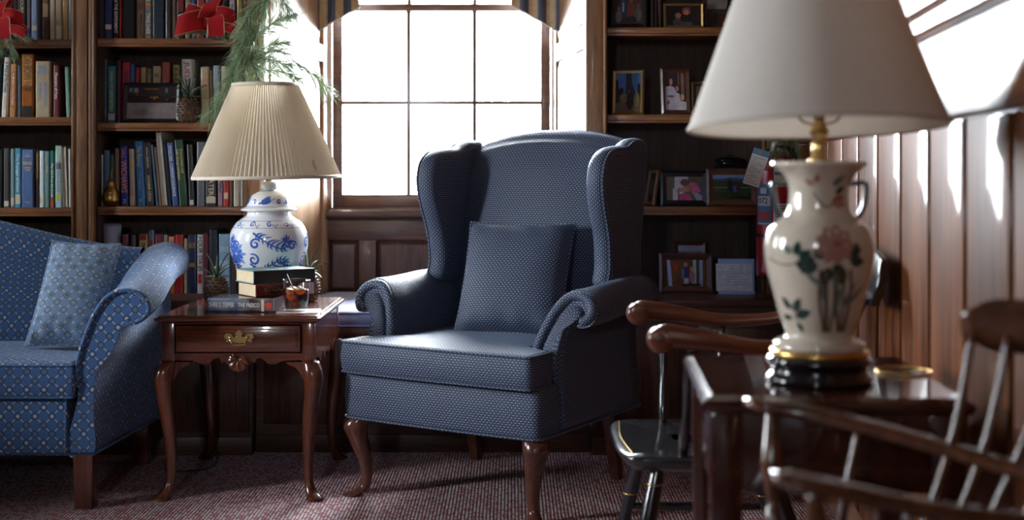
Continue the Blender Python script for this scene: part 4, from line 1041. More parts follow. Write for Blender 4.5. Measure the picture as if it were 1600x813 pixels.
U2B = [(153, 166.5, 90, (70, 100, 140), 'blue and white library book', dict(bands=[(0.05, 0.65, L_(176, 168, 155))], sticker=(0.1, 0.22))), (167.5, 181, 101, (44, 118, 122), 'teal book', dict(sticker=(0.06, 0.17), texts=[('WINDS OF DEDICATION', 0.22, 0.92, GOLD_INK, 0.4)])), (182.5, 189, 92, (112, 40, 66), 'thin magenta book'),
 (190, 203, 95, (165, 42, 60), 'crimson book with black title', dict(texts=[('DIARY TO DIE', 0.15, 0.85, BLACK_INK, 0.5)])), (203, 210.5, 98, (48, 84, 150), 'cobalt blue book'), (211, 218.5, 103, (160, 30, 32), 'red book'), (219, 228, 103, (190, 155, 105), 'tan book'),
 (228.5, 237, 105, (108, 116, 105), 'grey green book', dict(texts=[('OAK', 0.7, 0.9, GOLD_INK, 0.5)])), (238, 251, 101, (188, 170, 138), 'cream book with brown title', dict(texts=[('Holt', 0.8, 0.88, BLACK_INK, 0.5, 0, True)])), (252, 265, 95, (165, 82, 72), 'dusty red book', dict(bands=[(0.55, 0.7, L_(190, 120, 90))])),
 (269, 280.5, 99, (165, 148, 85), 'olive gold book with black numerals', dict(texts=[('666', 0.70, 0.96, BLACK_INK, 0.6)])), (283, 301, 90, (205, 208, 212), 'white book with red title', dict(texts=[('JUDY B', 0.50, 0.96, RED_INK, 0.42)])), (313, 326.5, 102, (185, 168, 140), 'beige book behind pine needles', dict(texts=[('A Late', 0.74, 0.78, RED_INK, 0.6, 0, True), ('Journey', 0.66, 0.71, RED_INK, 0.6, 0, True)])),
 (327.5, 332, 108, (120, 92, 70), 'thin brown book'), (332.5, 343, 100, (170, 184, 196), 'glossy pale blue book', dict(rough=0.12)), (345, 353, 101, (212, 200, 172), 'glossy cream book', dict(rough=0.12))]
row_of_books(U2B, 191, S2[1], 'shelf with the black picture frame', 'books on the shelf with the black frame', Yd=5.265)
U2C = [(158, 161, 242, (190, 180, 165), 'thin cream book'), (161.5, 171, 235, (58, 90, 125), 'steel blue book'), (172, 178, 242, (60, 70, 66), 'thin grey green book'), (178.5, 186, 232, (110, 72, 42), 'brown book'), (188.5, 200.5, 229, (38, 40, 140), 'royal blue book with orange title', dict(lean=-2, bands=[(0.0, 0.04, L_(30, 30, 90))], texts=[('WICHAWS', 0.22, 0.76, ORANGE_INK, 0.75), ('HILL', 0.80, 0.96, ORANGE_INK, 0.4), ('PD', 0.04, 0.12, WHITE_INK, 0.4)])),
 (202, 211, 233, (178, 160, 138), 'beige library book', dict(lean=-2, sticker=(0.02, 0.17))), (213.5, 227.5, 221, (40, 108, 168), 'bright blue book with pale title', dict(lean=-4.5, texts=[('The Runner', 0.60, 0.93, GOLD_INK, 0.5), ('The Vagabond', 0.26, 0.52, GOLD_INK, 0.22), ('BX', 0.07, 0.11, GOLD_INK, 0.3, 0, True)])), (228.5, 241, 223, (22, 20, 20), 'black book with cream author name', dict(lean=-6, texts=[('DONNA LEON', 0.08, 0.48, CREAM_STK, 0.35), ('FATAL REMEDIES', 0.60, 0.92, CREAM_STK, 0.25)])),
 (243.5, 248, 226, (70, 95, 118), 'thin slate book', dict(lean=-8.7)), (248.5, 253, 230, (120, 88, 66), 'thin brown book', dict(lean=-8.4)), (253.5, 262, 206, (165, 165, 165), 'tall grey book with a pale page edge', dict(lean=-10.5, pages_front=True)), (262.8, 268.6, 226, (26, 32, 40), 'thin black book', dict(lean=-8.7)), (269.2, 279, 223, (40, 72, 135), 'navy blue book with white title', dict(lean=-9, texts=[('WARTIME CORRESPONDENCE', 0.15, 0.96, WHITE_INK, 0.4)])),
 (280, 294, 219, (34, 66, 42), 'dark green book with gold title', dict(lean=-8.6, texts=[('Photovoltaics and', 0.50, 0.86, GOLD_INK, 0.28, 0.2), ('Solar Energy Utilization', 0.40, 0.86, GOLD_INK, 0.28, -0.2)])), (295, 304.5, 226, (30, 30, 34), 'black book with a white spine edge', dict(lean=-4, bands=[(0.02, 0.1, L_(200, 200, 200))])), (307, 320, 222, (96, 100, 108), 'grey book with red title', dict(texts=[('SAILING', 0.55, 0.68, RED_INK, 0.5)])), (321, 338, 224, (34, 32, 40), 'thick black library book', dict(sticker=(0.05, 0.15), texts=[('KATERI', 0.15, 0.5, CREAM_STK, 0.5)])),
 (340, 348, 224, (150, 120, 140), 'mauve book', dict(texts=[('W', 0.2, 0.4, BLACK_INK, 0.5)])), (348.5, 357.5, 226, (172, 48, 42), 'red library book', dict(sticker=(0.12, 0.22), texts=[('of Bronze', 0.25, 0.5, BLACK_INK, 0.5)])), (358.5, 363.5, 226, (112, 90, 80), 'thin taupe book'), (364.5, 375, 226, (210, 200, 176), 'cream book with pale title', dict(texts=[('INNIS NAE', 0.3, 0.5, CREAM_STK, 0.5)])), (375.5, 380, 226, (222, 220, 210), 'thin white book')]
row_of_books(U2C, 323, S2[2], 'shelf with the golden pear', 'books on the shelf with the pear')
U2D = [(190, 200, 366, (120, 60, 52), 'dull red book'), (204, 212, 366, (70, 66, 62), 'grey book'), (216, 230.5, 365, (190, 165, 115), 'cream book with red top', dict(bands=[(0.9, 0.99, L_(150, 30, 30))], texts=[('TEX', 0.72, 0.86, BLACK_INK, 0.4)])), (232, 241, 359, (90, 100, 115), 'grey and red glossy book', dict(rough=0.12, bands=[(0.1, 0.85, L_(120, 40, 36))])), (242, 254.5, 365, (98, 34, 38), 'maroon book'), (255.5, 262.5, 366, (120, 118, 112), 'grey book'),
 (263, 273, 369, (190, 105, 75), 'salmon orange book', dict(texts=[('MORE', 0.88, 0.92, BLACK_INK, 0.6, 0, True)])), (273.5, 286.5, 366, (140, 28, 36), 'red book with pale script title', dict(texts=[('The Lost Flower', 0.35, 0.8, CREAM_STK, 0.35)])), (287.5, 292.5, 372, (180, 165, 130), 'thin cream book', dict(texts=[('CHRISTMAS STORIES', 0.25, 0.85, BLACK_INK, 0.4)])), (293.5, 306.5, 366, (28, 38, 72), 'navy book with gold bands', dict(bands=[(0.78, 0.86, L_(140, 110, 50)), (0.45, 0.52, L_(140, 110, 50))], texts=[('S', 0.79, 0.85, BLACK_INK, 0.4, 0, True)])),
 (307.5, 317.5, 366, (200, 200, 196), 'white book with bold black title', dict(bands=[(0.17, 0.33, L_(170, 40, 36))], texts=[('FOUR DAYS', 0.38, 0.97, BLACK_INK, 0.75)])), (318.5, 325.5, 364, (92, 32, 48), 'wine red book'), (326.5, 340, 358, (32, 38, 52), 'dark navy book'), (341.5, 359.5, 365, (130, 165, 190), 'pale blue checked book', dict(bands=[(0.2, 0.3, L_(165, 190, 200)), (0.45, 0.55, L_(165, 190, 200)), (0.7, 0.8, L_(165, 190, 200))])), (360.5, 372, 372, (60, 40, 38), 'dark brown book behind the lamp'), (373, 379.5, 380, (110, 36, 36), 'dark red book behind the lamp')]
row_of_books(U2D, 458, LEDGE, 'lowest shelf behind the sofa arm', 'books on the lowest shelf', Yd=5.21)
for k, (x0, x1, hgt) in enumerate(((1016, 1021.5, 0.20), (1022, 1027, 0.22), (1027.5, 1034, 0.21))):
    make_book((((x0+x1)/2-800)*5.25/2000, 5.25, S3[0]+0.0006), (x1-x0)*5.25/2000, hgt, 0.15, L_(66, 38, 26), 'dark brown leather book, %s from left between dark and gilt frames' % ORD[k], 'brown books among the photographs')

# books, glass and napkin on the side table
def flat_book(cx, cy, z, L, D_, th, rotz, cov, label, spine_text=(), pagec=PAPER, label_parts=()):
    """lying book, spine along local x facing -y; origin at the middle of the bottom"""
    o = thing('book', label, 'book', (cx, cy, z), rotz, 'books stacked on the side table')
    t_ = 0.0028; m = MB()
    pr_ = [(D_/2, 0), (-D_/2+0.006, 0), (-D_/2, 0.006), (-D_/2, th-0.006), (-D_/2+0.006, th), (D_/2, th), (D_/2, th-t_), (-D_/2+0.007, th-t_), (-D_/2+0.007, t_), (D_/2, t_)]
    m.prism(pr_, 'x', -L/2, L/2); m.build('cover', cov, o)
    MB().box(-L/2+0.003, L/2-0.003, -D_/2+0.007, D_/2-0.004, t_+0.0002, th-t_-0.0002).build('page_block', pagec, o)
    for (x, s_, hgt, mat, ln) in spine_text:
        lettering(o, s_, mat, (x, -D_/2-0.0008, th/2), (1, 0, 0), (0, 0, 1), hgt, ln)
    return o
PAGE2 = plain('yellowed_pages', (0.66, 0.53, 0.34), 0.9, var=0.06)
fm, nt, p = new_mat('blue_grey_photo_jacket'); v, x, y, z = coords(nt)
f = noise(nt, v, (1, 1, 2), 22.0, 4.0).ramp(0.35, 0.65)
nt.links.new(mixc(nt, x.ramp(-0.03, 0.05), mixc(nt, f, (0.10, 0.13, 0.20), (0.24, 0.28, 0.36)), mixc(nt, f, (0.05, 0.035, 0.035), (0.20, 0.17, 0.16))), p.inputs['Base Color']); p.inputs['Roughness'].default_value = 0.22; p.inputs['Coat Weight'].default_value = 0.4
bk1 = flat_book(-0.925, 4.468, TZ+0.0006, 0.232, 0.155, 0.047, math.radians(-5), fm, 'grey jacketed book with red disc on its spine, bottom of the stack', [(-0.066, 'SHERI S. TEPPER', 0.017, WHITE_INK, 0.088), (0.030, 'THE FRESCO', 0.014, WHITE_INK, 0.075)], plain('grey_white_pages', (0.60, 0.60, 0.60), 0.9))
MB().box(0.073, 0.083, -0.0785, -0.0772, 0.003, 0.044).build('spine_band', CREAM_STK, bk1)
q = MB().lathe([(0.0115, 0.0), (0.0115, 0.001)], 24).build('red_disc', RED_INK, bk1); q.location = (0.099, -0.0776, 0.0235); q.rotation_euler = (PI/2, 0, 0)
RJ = plain('dark_red_jacket', (0.13, 0.022, 0.022), 0.2, coat=0.5, var=0.25)
bk2 = flat_book(-0.835, 4.532, TZ+0.0482, 0.225, 0.150, 0.046, math.radians(37), RJ, 'dark red jacketed book, middle of the side table stack', [(-0.045, 'Every Day a Time', 0.010, GOLD_INK, 0.07)], PAGE2)
MB().prism([(-0.085, 0.023), (-0.045, 0.036), (-0.005, 0.023), (-0.045, 0.010)], 'y', -0.0758, -0.0752).build('spine_badge', BLACKLAC, bk2)
MB().prism([(0.03, 0.023), (0.06, 0.043), (0.11, 0.043), (0.11, 0.003), (0.06, 0.003)], 'y', -0.0757, -0.0752).build('spine_panel', plain('pale_pink_print', (0.5, 0.38, 0.36), 0.3), bk2)
GJ = plain('sea_green_cloth', (0.17, 0.30, 0.30), 0.6, var=0.08); BLK = plain('black_book_cloth', (0.012, 0.016, 0.016), 0.45)
bk3 = flat_book(-0.840, 4.540, TZ+0.0948, 0.232, 0.160, 0.044, math.radians(35), GJ, 'black-spined book with a sea green cover, top of the stack', (), PAGE2)
m = MB(); m.prism([(-0.050, 0.0445), (-0.0806, 0.0445), (-0.0806, -0.0003), (-0.050, -0.0003), (-0.050, 0.0002), (-0.0801, 0.0002), (-0.0801, 0.0441), (-0.050, 0.0441)], 'x', -0.1162, 0.1162); m.build('spine_cloth', BLK, bk3)

def glass_mat(name, col=(1, 1, 1), ior=1.45, rough=0.0):
    m_, nt_, p_ = new_mat(name)
    p_.inputs['Base Color'].default_value = c4(col); p_.inputs['Transmission Weight'].default_value = 1.0
    p_.inputs['Roughness'].default_value = rough; p_.inputs['IOR'].default_value = ior
    return m_
GY = 4.415; gx = (462.5-800)*GY/2000
nap = thing('napkin', 'white paper napkin under the glass of cola', 'napkin', (gx+0.01, GY+0.005, TZ+0.0004), math.radians(12))
m = MB(); m.grid([[(-0.078+0.156*j/8, -0.062+0.124*i_/8, 0.0008+0.0006*math.sin(j*1.3+i_)) for j in range(9)] for i_ in range(9)]); m.box(-0.078, 0.078, -0.062, 0.062, 0.0, 0.0005)
m.build('paper', plain('napkin_paper', (0.70, 0.70, 0.72), 0.9), nap)
tg = thing('cola_glass', 'faceted tumbler of iced cola with a black stirrer', 'drinking glass', (gx, GY, TZ+0.0020))
CLEAR = thin_glass('tumbler_glass', (0.97, 0.98, 0.98), 0.6)
m = MB()
fac = lambda a, r: r*(1.0 if r > 0.0485 else 1-0.012*abs(math.sin(5*a)))
op = [(0.034, 0.0), (0.039, 0.002), (0.0405, 0.010), (0.0445, 0.060), (0.0465, 0.080), (0.0492, 0.086), (0.0496, 0.107), (0.0488, 0.1085)]
ip = [(0.0478, 0.107), (0.0470, 0.086), (0.0440, 0.078), (0.0420, 0.058), (0.0380, 0.014), (0.030, 0.012), (0.0, 0.012)]
rows = [[(fac(2*PI*j/40, r)*math.cos(2*PI*j/40), fac(2*PI*j/40, r)*math.sin(2*PI*j/40), z) for j in range(40)] for r, z in [(0.0, 0.0)]+op+ip]
m.grid(rows, close_u=True); m.build('tumbler', CLEAR, tg)
COLA = thin_glass('cola', (0.62, 0.27, 0.10), 0.15)
m = MB(); rows = [[(r*math.cos(2*PI*j/40), r*math.sin(2*PI*j/40), z) for j in range(40)] for r, z in ((0.0, 0.0126), (0.030, 0.0126), (0.0374, 0.0146), (0.0413, 0.058), (0.0428, 0.076), (0.0, 0.0762))]
m.grid(rows, close_u=True); m.build('cola', COLA, tg)
ICE = plain('amber_ice', (0.75, 0.62, 0.38), 0.15, coat=0.5, var=0.25)
for k, (a, b_, zz, ro) in enumerate(((-0.018, -0.014, 0.070, 0.3), (0.014, -0.018, 0.072, 1.1), (0.016, 0.014, 0.071, 0.7), (-0.014, 0.016, 0.074, 0.2), (-0.020, -0.008, 0.050, 0.9))):
    q = MB().box(-0.011, 0.011, -0.011, 0.011, -0.009, 0.009).build('ice_cube', ICE, tg, 0.003); q.location = (a, b_, zz); q.rotation_euler = (ro, ro*0.7, ro*2)
MB().tube([(0.012, 0.005, 0.02), (-0.030, -0.006, 0.128)], 0.0016, 8).build('stirrer', plain('black_plastic', (0.01, 0.01, 0.012), 0.3), tg)

# pineapples with cone bodies and leafy crowns
CONE = plain('pine_cone_brown', (0.085, 0.040, 0.020), 0.6, var=0.3); CONE2 = plain('pine_cone_tip', (0.20, 0.105, 0.050), 0.6); LEAFM = plain('dried_green_leaf', (0.070, 0.105, 0.060), 0.5, var=0.25)
def leaf_mesh(Lf, w, curve):
    m_ = MB(); rows = []
    for k in range(7):
        t_ = k/6; ww = w*(0.75+0.5*t_)*(1-t_)**0.6 if k < 6 else 0.0003
        y_ = curve*t_*t_*Lf; z_ = Lf*t_*(1-0.35*curve*t_)
        rows.append([(-ww/2, y_-0.001, z_), (0, y_+w*0.22, z_), (ww/2, y_-0.001, z_), (0, y_+w*0.22-0.0016, z_)])
    m_.grid(rows, close_u=True)
    return m_
_lf = None
def pineapple(label, loc, s=1.0, seed=0):
    global _lf
    rnd = random.Random(seed)
    t = thing('pineapple_ornament', label, 'ornament', loc, 0, 'pine cone pineapples'); t.scale = (s, s, s)
    bp = smooth_prof([(0.022, 0.0), (0.033, 0.008), (0.041, 0.035), (0.040, 0.065), (0.030, 0.092), (0.016, 0.102)], 3)
    bd = MB().lathe(bp, 20).build('cone_body', CONE, t); bf = prof_fn(bp)
    m_ = MB()
    for r_ in range(9):
        z_ = 0.006+r_*0.0108; nn = 13
        for k in range(nn):
            a = 2*PI*(k+0.5*(r_ % 2))/nn; R_ = bf(z_); ca, sa = math.cos(a), math.sin(a); h2 = 0.0075
            base = [(R_*math.cos(a+da)*0.98, R_*math.sin(a+da)*0.98, z_+dz) for da, dz in ((-0.22, 0), (0, -h2*0.7), (0.22, 0), (0, h2*0.7))]
            tip = ((R_+0.0075)*ca, (R_+0.0075)*sa, z_+0.003)
            m_.add(base+[tip], [(0, 1, 4), (1, 2, 4), (2, 3, 4), (3, 0, 4)], mi=rnd.choice((0, 0, 1)))
    sc_ = m_.build('cone_scales', [CONE, CONE2], t); sc_['kind'] = 'stuff'
    if _lf is None:
        _lf = []
        for (Lf, w, cu) in ((0.105, 0.013, 0.25), (0.085, 0.014, 0.6), (0.06, 0.013, 1.1)):
            o_ = leaf_mesh(Lf, w, cu).build('leaf', LEAFM, None, recalc=True); _lf.append(o_.data); bpy.data.objects.remove(o_)
    for lay, (nn, rr, tilt) in enumerate(((4, 0.004, 0.05), (7, 0.008, 0.28), (8, 0.012, 0.55))):
        for k in range(nn):
            o_ = link('leaf', _lf[lay], t); a = 2*PI*k/nn+lay*0.4+rnd.uniform(-0.15, 0.15)
            o_.matrix_local = Matrix.Translation((0, 0, 0.094)) @ Matrix.Rotation(a, 4, 'Z') @ Matrix.Translation((0, rr, 0)) @ Matrix.Rotation(-tilt-rnd.uniform(-0.1, 0.15), 4, 'X') @ Matrix.Rotation(rnd.uniform(-0.15, 0.15), 4, 'Y')
    return t
pineapple('cone pineapple ornament left of the book stack on the side table', ((338-800)*4.62/2000, 4.62, TZ+0.0005), 1.0, 3)
pineapple('leafy pineapple ornament behind the book stack, right of the ginger jar', (-0.762, 4.77, TZ+0.0005), 1.05, 4)
pineapple('cone pineapple ornament on the bookshelf beside the black picture frame', ((294-800)*5.205/2000, 5.21, S2[1]+0.0006), 1.03, 5)
# lamp cord on the carpet
MB().tube(spline([(-1.30, 4.80, 0.006), (-1.27, 4.70, 0.005), (-1.18, 4.69, 0.005), (-1.12, 4.75, 0.005), (-1.12, 4.86, 0.006), (-1.15, 4.94, 0.05), (-1.15, 4.95, 0.30)], 6), 0.0035, 8).build('electric_cable', plain('dark_cord', (0.03, 0.022, 0.018), 0.5))
tag(bpy.data.objects['electric_cable'], 'dark lamp cord looping on the carpet under the side table', 'cord')
# ------------------------------------------------------------------ pictures in frames
def print_mesh(parent, w, h, y, bg, shapes, name='photo_print', z0=0.0):
    """a flat colour print built of layered patches, lower left corner at (-w/2, z0)"""
    m = MB(); mats = []; idx = {}
    def mi(c_):
        k = tuple(c_)
        if k not in idx: idx[k] = len(mats); mats.append(plain('print_ink', L_(*k), 0.22, var=0.12))
        return idx[k]
    m.box(-w/2, w/2, y, y+0.0012, z0, z0+h, mi(bg))
    for n, s_ in enumerate(shapes):
        yy = y-0.00012*(n+1)
        if s_[0] == 'e':
            _, cx, cy, rx, ry, c_ = s_
            pts = [(cx+rx*math.cos(2*PI*k/18), cy+ry*math.sin(2*PI*k/18)) for k in range(18)]
        elif s_[0] == 'r':
            _, a, b_, c2_, d_, c_ = s_; pts = [(a, b_), (c2_, b_), (c2_, d_), (a, d_)]
        else: pts, c_ = s_[1], s_[2]
        vs = [(-w/2+w*min(1, max(0, px)), yy, z0+h*min(1, max(0, pz))) for px, pz in pts]
        m.add(vs, [tuple(range(len(vs)))], mi=mi(c_))
    return m.build(name, mats, parent)
def photo_frame(label, px0, px1, py0, py1, Y, zbase, border, fmat, bg, shapes, yaw=0.0, lean=8.0, depth=0.016, inner=None, cat='picture frame', group='framed photographs', mat_ratio=None):
    s = Y/2000.0; w, h = (px1-px0)*s, (py1-py0)*s
    t = thing('picture_frame', label, cat, (((px0+px1)/2-800)*s, Y, zbase+0.0006), rot=(math.radians(-lean), 0, math.radians(yaw)), group=group)
    b_ = border
    def bar(pts, lng):
        vs = [(x, 0.0, z) for x, z in pts]+[(x, -depth, z) for x, z in [pts[0], pts[1]]]
        return pts
    outer = [(-w/2, 0), (w/2, 0), (w/2, h), (-w/2, h)]; inn = [(-w/2+b_, b_), (w/2-b_, b_), (w/2-b_, h-b_), (-w/2+b_, h-b_)]
    mid = [(-w/2+b_*0.35, b_*0.35), (w/2-b_*0.35, b_*0.35), (w/2-b_*0.35, h-b_*0.35), (-w/2+b_*0.35, h-b_*0.35)]
    for k in range(4):
        n2 = (k+1) % 4
        A, B, C, D_ = outer[k], outer[n2], inn[n2], inn[k]; M1, M2 = mid[k], mid[n2]
        vs = [(A[0], 0, A[1]), (B[0], 0, B[1]), (C[0], 0, C[1]), (D_[0], 0, D_[1]), (A[0], -depth*0.6, A[1]), (B[0], -depth*0.6, B[1]), (M2[0], -depth, M2[1]), (M1[0], -depth, M1[1]), (C[0], -depth*0.55, C[1]), (D_[0], -depth*0.55, D_[1])]
        m = MB(); m.add(vs, [(0, 1, 5, 4), (4, 5, 6, 7), (7, 6, 8, 9), (9, 8, 2, 3), (3, 2, 1, 0), (0, 4, 7, 9, 3), (1, 2, 8, 6, 5)])
        m.build('frame_bar', fmat, t, recalc=True)
    pr_ = print_mesh(t, w-2*b_, h-2*b_, -depth*0.45, bg, shapes, z0=b_)
    MB().box(-w/2+b_*0.4, w/2-b_*0.4, 0.0002, 0.003, b_*0.4, h-b_*0.4).build('backing', plain('frame_backing', (0.02, 0.018, 0.016), 0.8), t)
    m = MB(); ll = math.radians(lean); hh = h*0.6
    m.add([(-0.018, 0.003, hh), (0.018, 0.003, hh), (0.024, 0.003+math.tan(ll*1.6+0.25)*hh, 0.004), (-0.024, 0.003+math.tan(ll*1.6+0.25)*hh, 0.004), (-0.018, 0.005, hh), (0.018, 0.005, hh), (0.024, 0.0055+math.tan(ll*1.6+0.25)*hh, 0.004), (-0.024, 0.0055+math.tan(ll*1.6+0.25)*hh, 0.004)],
          [(0, 1, 2, 3), (7, 6, 5, 4), (0, 4, 5, 1), (1, 5, 6, 2), (2, 6, 7, 3), (3, 7, 4, 0)])
    m.build('easel_leg', plain('frame_backing', (0.02, 0.018, 0.016), 0.8), t)
    return t
FBLK = plain('black_frame_paint', (0.010, 0.011, 0.014), 0.35); FGLD = plain('gilt_frame', (0.46, 0.30, 0.12), 0.38, 0.85); FMAH = wood('mahogany_frame', (0.055, 0.020, 0.014), (0.11, 0.042, 0.028), 'x', 0.3, 0.4)
FBRN = wood('brown_frame', (0.075, 0.034, 0.018), (0.14, 0.066, 0.034), 'x', 0.4, 0.2)
SK = (190, 150, 130)
photo_frame('black picture frame with a night print, in front of books on the left shelf', 192, 282, 127, 190, 5.215, S2[1], 0.017, FBLK, (52, 44, 44),
  [('r', 0, 0, 1, 0.52, (128, 120, 122)), ('r', 0, 0.5, 1, 0.72, (46, 34, 32)), ('e', 0.3, 0.2, 0.16, 0.12, (116, 104, 106)), ('e', 0.72, 0.25, 0.2, 0.14, (136, 122, 122)), ('r', 0.04, 0.84, 0.10, 0.97, (110, 110, 112)), ('r', 0.13, 0.82, 0.22, 0.97, (120, 120, 122)), ('r', 0.77, 0.82, 0.82, 0.97, (110, 110, 112)), ('e', 0.55, 0.62, 0.02, 0.02, (180, 130, 60)), ('e', 0.8, 0.60, 0.02, 0.02, (170, 90, 60)), ('e', 0.2, 0.76, 0.02, 0.015, (160, 110, 60))], lean=6)
q = [o for o in bpy.data.objects if o.name.startswith('picture_frame')][-1]
OGI = plain('amber_print', L_(190, 130, 60), 0.4)
lettering(q, 'PEEPS', OGI, (0.0, -0.0100, 0.138), (1, 0, 0), (0, 0, 1), 0.006, 0.055); lettering(q, 'GAME', OGI, (0.01, -0.0100, 0.104), (1, 0, 0), (0, 0, 1), 0.006, 0.035)
# right hand bookcase
photo_frame('black frame with a family group photo, leaning at left on the top right shelf', 953, 1011, -22, 43, 5.24, S3[0], 0.020, FBLK, (66, 48, 44),
  [('r', 0, 0, 1, 0.9, (82, 58, 50)), ('e', 0.28, 0.5, 0.17, 0.33, (40, 84, 128)), ('r', 0.26, 0.4, 0.33, 0.7, (190, 185, 180)), ('e', 0.28, 0.85, 0.08, 0.10, (150, 96, 76)), ('e', 0.58, 0.42, 0.16, 0.28, (130, 62, 52)), ('e', 0.58, 0.76, 0.075, 0.09, (155, 100, 80)), ('e', 0.14, 0.25, 0.12, 0.20, (120, 120, 122)), ('e', 0.14, 0.5, 0.06, 0.07, (155, 105, 85)), ('e', 0.85, 0.3, 0.12, 0.22, (110, 112, 112)), ('e', 0.85, 0.58, 0.06, 0.08, (150, 100, 82)), ('e', 0.6, 0.14, 0.2, 0.12, (34, 36, 44))], yaw=-16, lean=8)
photo_frame('gilt frame with a dark photo of two people, top right shelf', 1037, 1099, 4, 43, 5.20, S3[0], 0.010, FGLD, (22, 22, 24),
  [('e', 0.34, 0.15, 0.16, 0.22, (60, 60, 64)), ('e', 0.34, 0.5, 0.09, 0.15, (150, 95, 78)), ('e', 0.60, 0.35, 0.18, 0.28, (24, 24, 30)), ('e', 0.58, 0.72, 0.13, 0.2, (105, 60, 44)), ('e', 0.58, 0.66, 0.08, 0.13, (168, 112, 90)), ('r', 0.45, 0.0, 0.75, 0.18, (70, 70, 72)), ('e', 0.66, 0.92, 0.05, 0.05, (50, 50, 90))], lean=6)
photo_frame('dark frame with a landscape and red blooms, beside the large lampshade', 1099, 1150, -12, 43, 5.225, S3[0], 0.014, FMAH, (34, 30, 30),
  [('r', 0, 0.55, 0.8, 1, (120, 116, 112)), ('r', 0, 0.4, 1, 0.58, (44, 50, 52)), ('e', 0.78, 0.22, 0.2, 0.22, (96, 14, 18)), ('e', 0.9, 0.5, 0.16, 0.3, (20, 18, 20))], lean=6)
photo_frame('gilt frame with a city tower photo, leaning on the second right shelf', 956, 1006, 108, 179, 5.22, S3[1], 0.014, FGLD, (70, 104, 160),
  [('r', 0.0, 0.0, 1, 0.35, (96, 76, 58)), ('p', [(0, 0.2), (0, 0.85), (0.1, 0.8), (0.12, 0.6), (0.3, 0.62), (0.34, 0.3)], (32, 30, 36)), ('p', [(0.4, 0.2), (0.42, 1), (0.62, 1), (0.66, 0.7), (0.8, 0.5), (0.8, 0.2)], (52, 46, 50)), ('p', [(0.85, 0.2), (0.88, 0.75), (1, 0.7), (1, 0.2)], (34, 30, 36)), ('e', 0.35, 0.35, 0.18, 0.12, (120, 100, 70)), ('e', 0.58, 0.28, 0.14, 0.24, (40, 30, 34)), ('e', 0.85, 0.3, 0.12, 0.2, (110, 96, 62)), ('e', 0.55, 0.52, 0.05, 0.04, (120, 60, 60))], yaw=-14, lean=7)
photo_frame('mahogany frame with a photo of three girls in white, second right shelf', 1032, 1080, 105, 178, 5.215, S3[1], 0.019, FMAH, (40, 30, 30),
  [('r', 0.76, 0.25, 0.92, 1, (150, 100, 84)), ('r', 0.62, 0.5, 0.68, 1, (110, 100, 108)), ('p', [(0, 0), (0, 0.62), (0.25, 0.66), (0.5, 0.6), (0.62, 0.3), (0.6, 0)], (188, 182, 202)), ('p', [(0.42, 0), (0.5, 0.45), (0.66, 0.46), (0.8, 0.2), (0.8, 0)], (205, 200, 212)), ('p', [(0.6, 0), (0.68, 0.2), (0.82, 0.24), (1, 0.22), (1, 0)], (216, 216, 220)), ('e', 0.26, 0.78, 0.13, 0.13, (48, 30, 28)), ('e', 0.28, 0.76, 0.075, 0.09, (180, 130, 118)), ('e', 0.58, 0.60, 0.12, 0.10, (60, 40, 34)), ('e', 0.58, 0.58, 0.08, 0.075, (190, 140, 124)), ('e', 0.82, 0.36, 0.13, 0.13, (90, 60, 44)), ('e', 0.82, 0.35, 0.09, 0.095, (214, 160, 140)), ('e', 0.84, 0.47, 0.10, 0.025, (60, 110, 80)), ('e', 0.12, 0.2, 0.06, 0.05, (150, 80, 80)), ('e', 0.25, 0.37, 0.16, 0.03, (90, 90, 90))], yaw=10, lean=6)
photo_frame('gilt frame partly behind the large lampshade, second right shelf', 1081, 1130, 127, 179, 5.22, S3[1], 0.008, FGLD, (36, 30, 26),
  [('r', 0.08, 0.5, 0.9, 0.9, (84, 74, 56)), ('r', 0.08, 0.3, 0.6, 0.5, (100, 60, 40)), ('r', 0, 0, 1, 0.3, (16, 14, 14))], lean=5)
photo_frame('light wood frame edge-on beside the armchair wing, third right shelf', 1004, 1030, 265, 322, 5.30, S3[2], 0.016, wood('oak_frame', (0.22, 0.09, 0.03), (0.34, 0.15, 0.05), 'z', 0.4, 0.2), (90, 70, 60), [('e', 0.5, 0.5, 0.3, 0.3, (120, 90, 80))], yaw=-62, lean=10)
photo_frame('black frame with a photo of two girls in pink, third right shelf', 1032, 1106, 268, 323, 5.22, S3[2], 0.024, FBLK, (84, 82, 66),
  [('p', [(0.22, 0.35), (0.24, 1), (0.62, 1), (0.62, 0.5)], (186, 184, 196)), ('r', 0.18, 0, 0.32, 0.5, (190, 192, 204)), ('p', [(0.85, 0), (0.7, 0.4), (1, 0.2), (1, 0)], (150, 164, 190)), ('p', [(0.6, 0.5), (0.66, 0.78), (0.84, 0.72), (0.98, 0.36), (0.8, 0.28)], (186, 92, 140)), ('e', 0.6, 0.5, 0.15, 0.14, (150, 110, 96)), ('e', 0.52, 0.76, 0.13, 0.15, (98, 66, 52)), ('p', [(0.36, 0), (0.4, 0.28), (0.62, 0.28), (0.74, 0.0)], (190, 70, 130)), ('e', 0.5, 0.44, 0.09, 0.12, (170, 128, 112)), ('e', 0.36, 0.38, 0.06, 0.16, (160, 120, 104)), ('e', 0.42, 0.32, 0.05, 0.04, (210, 210, 224))], lean=6)
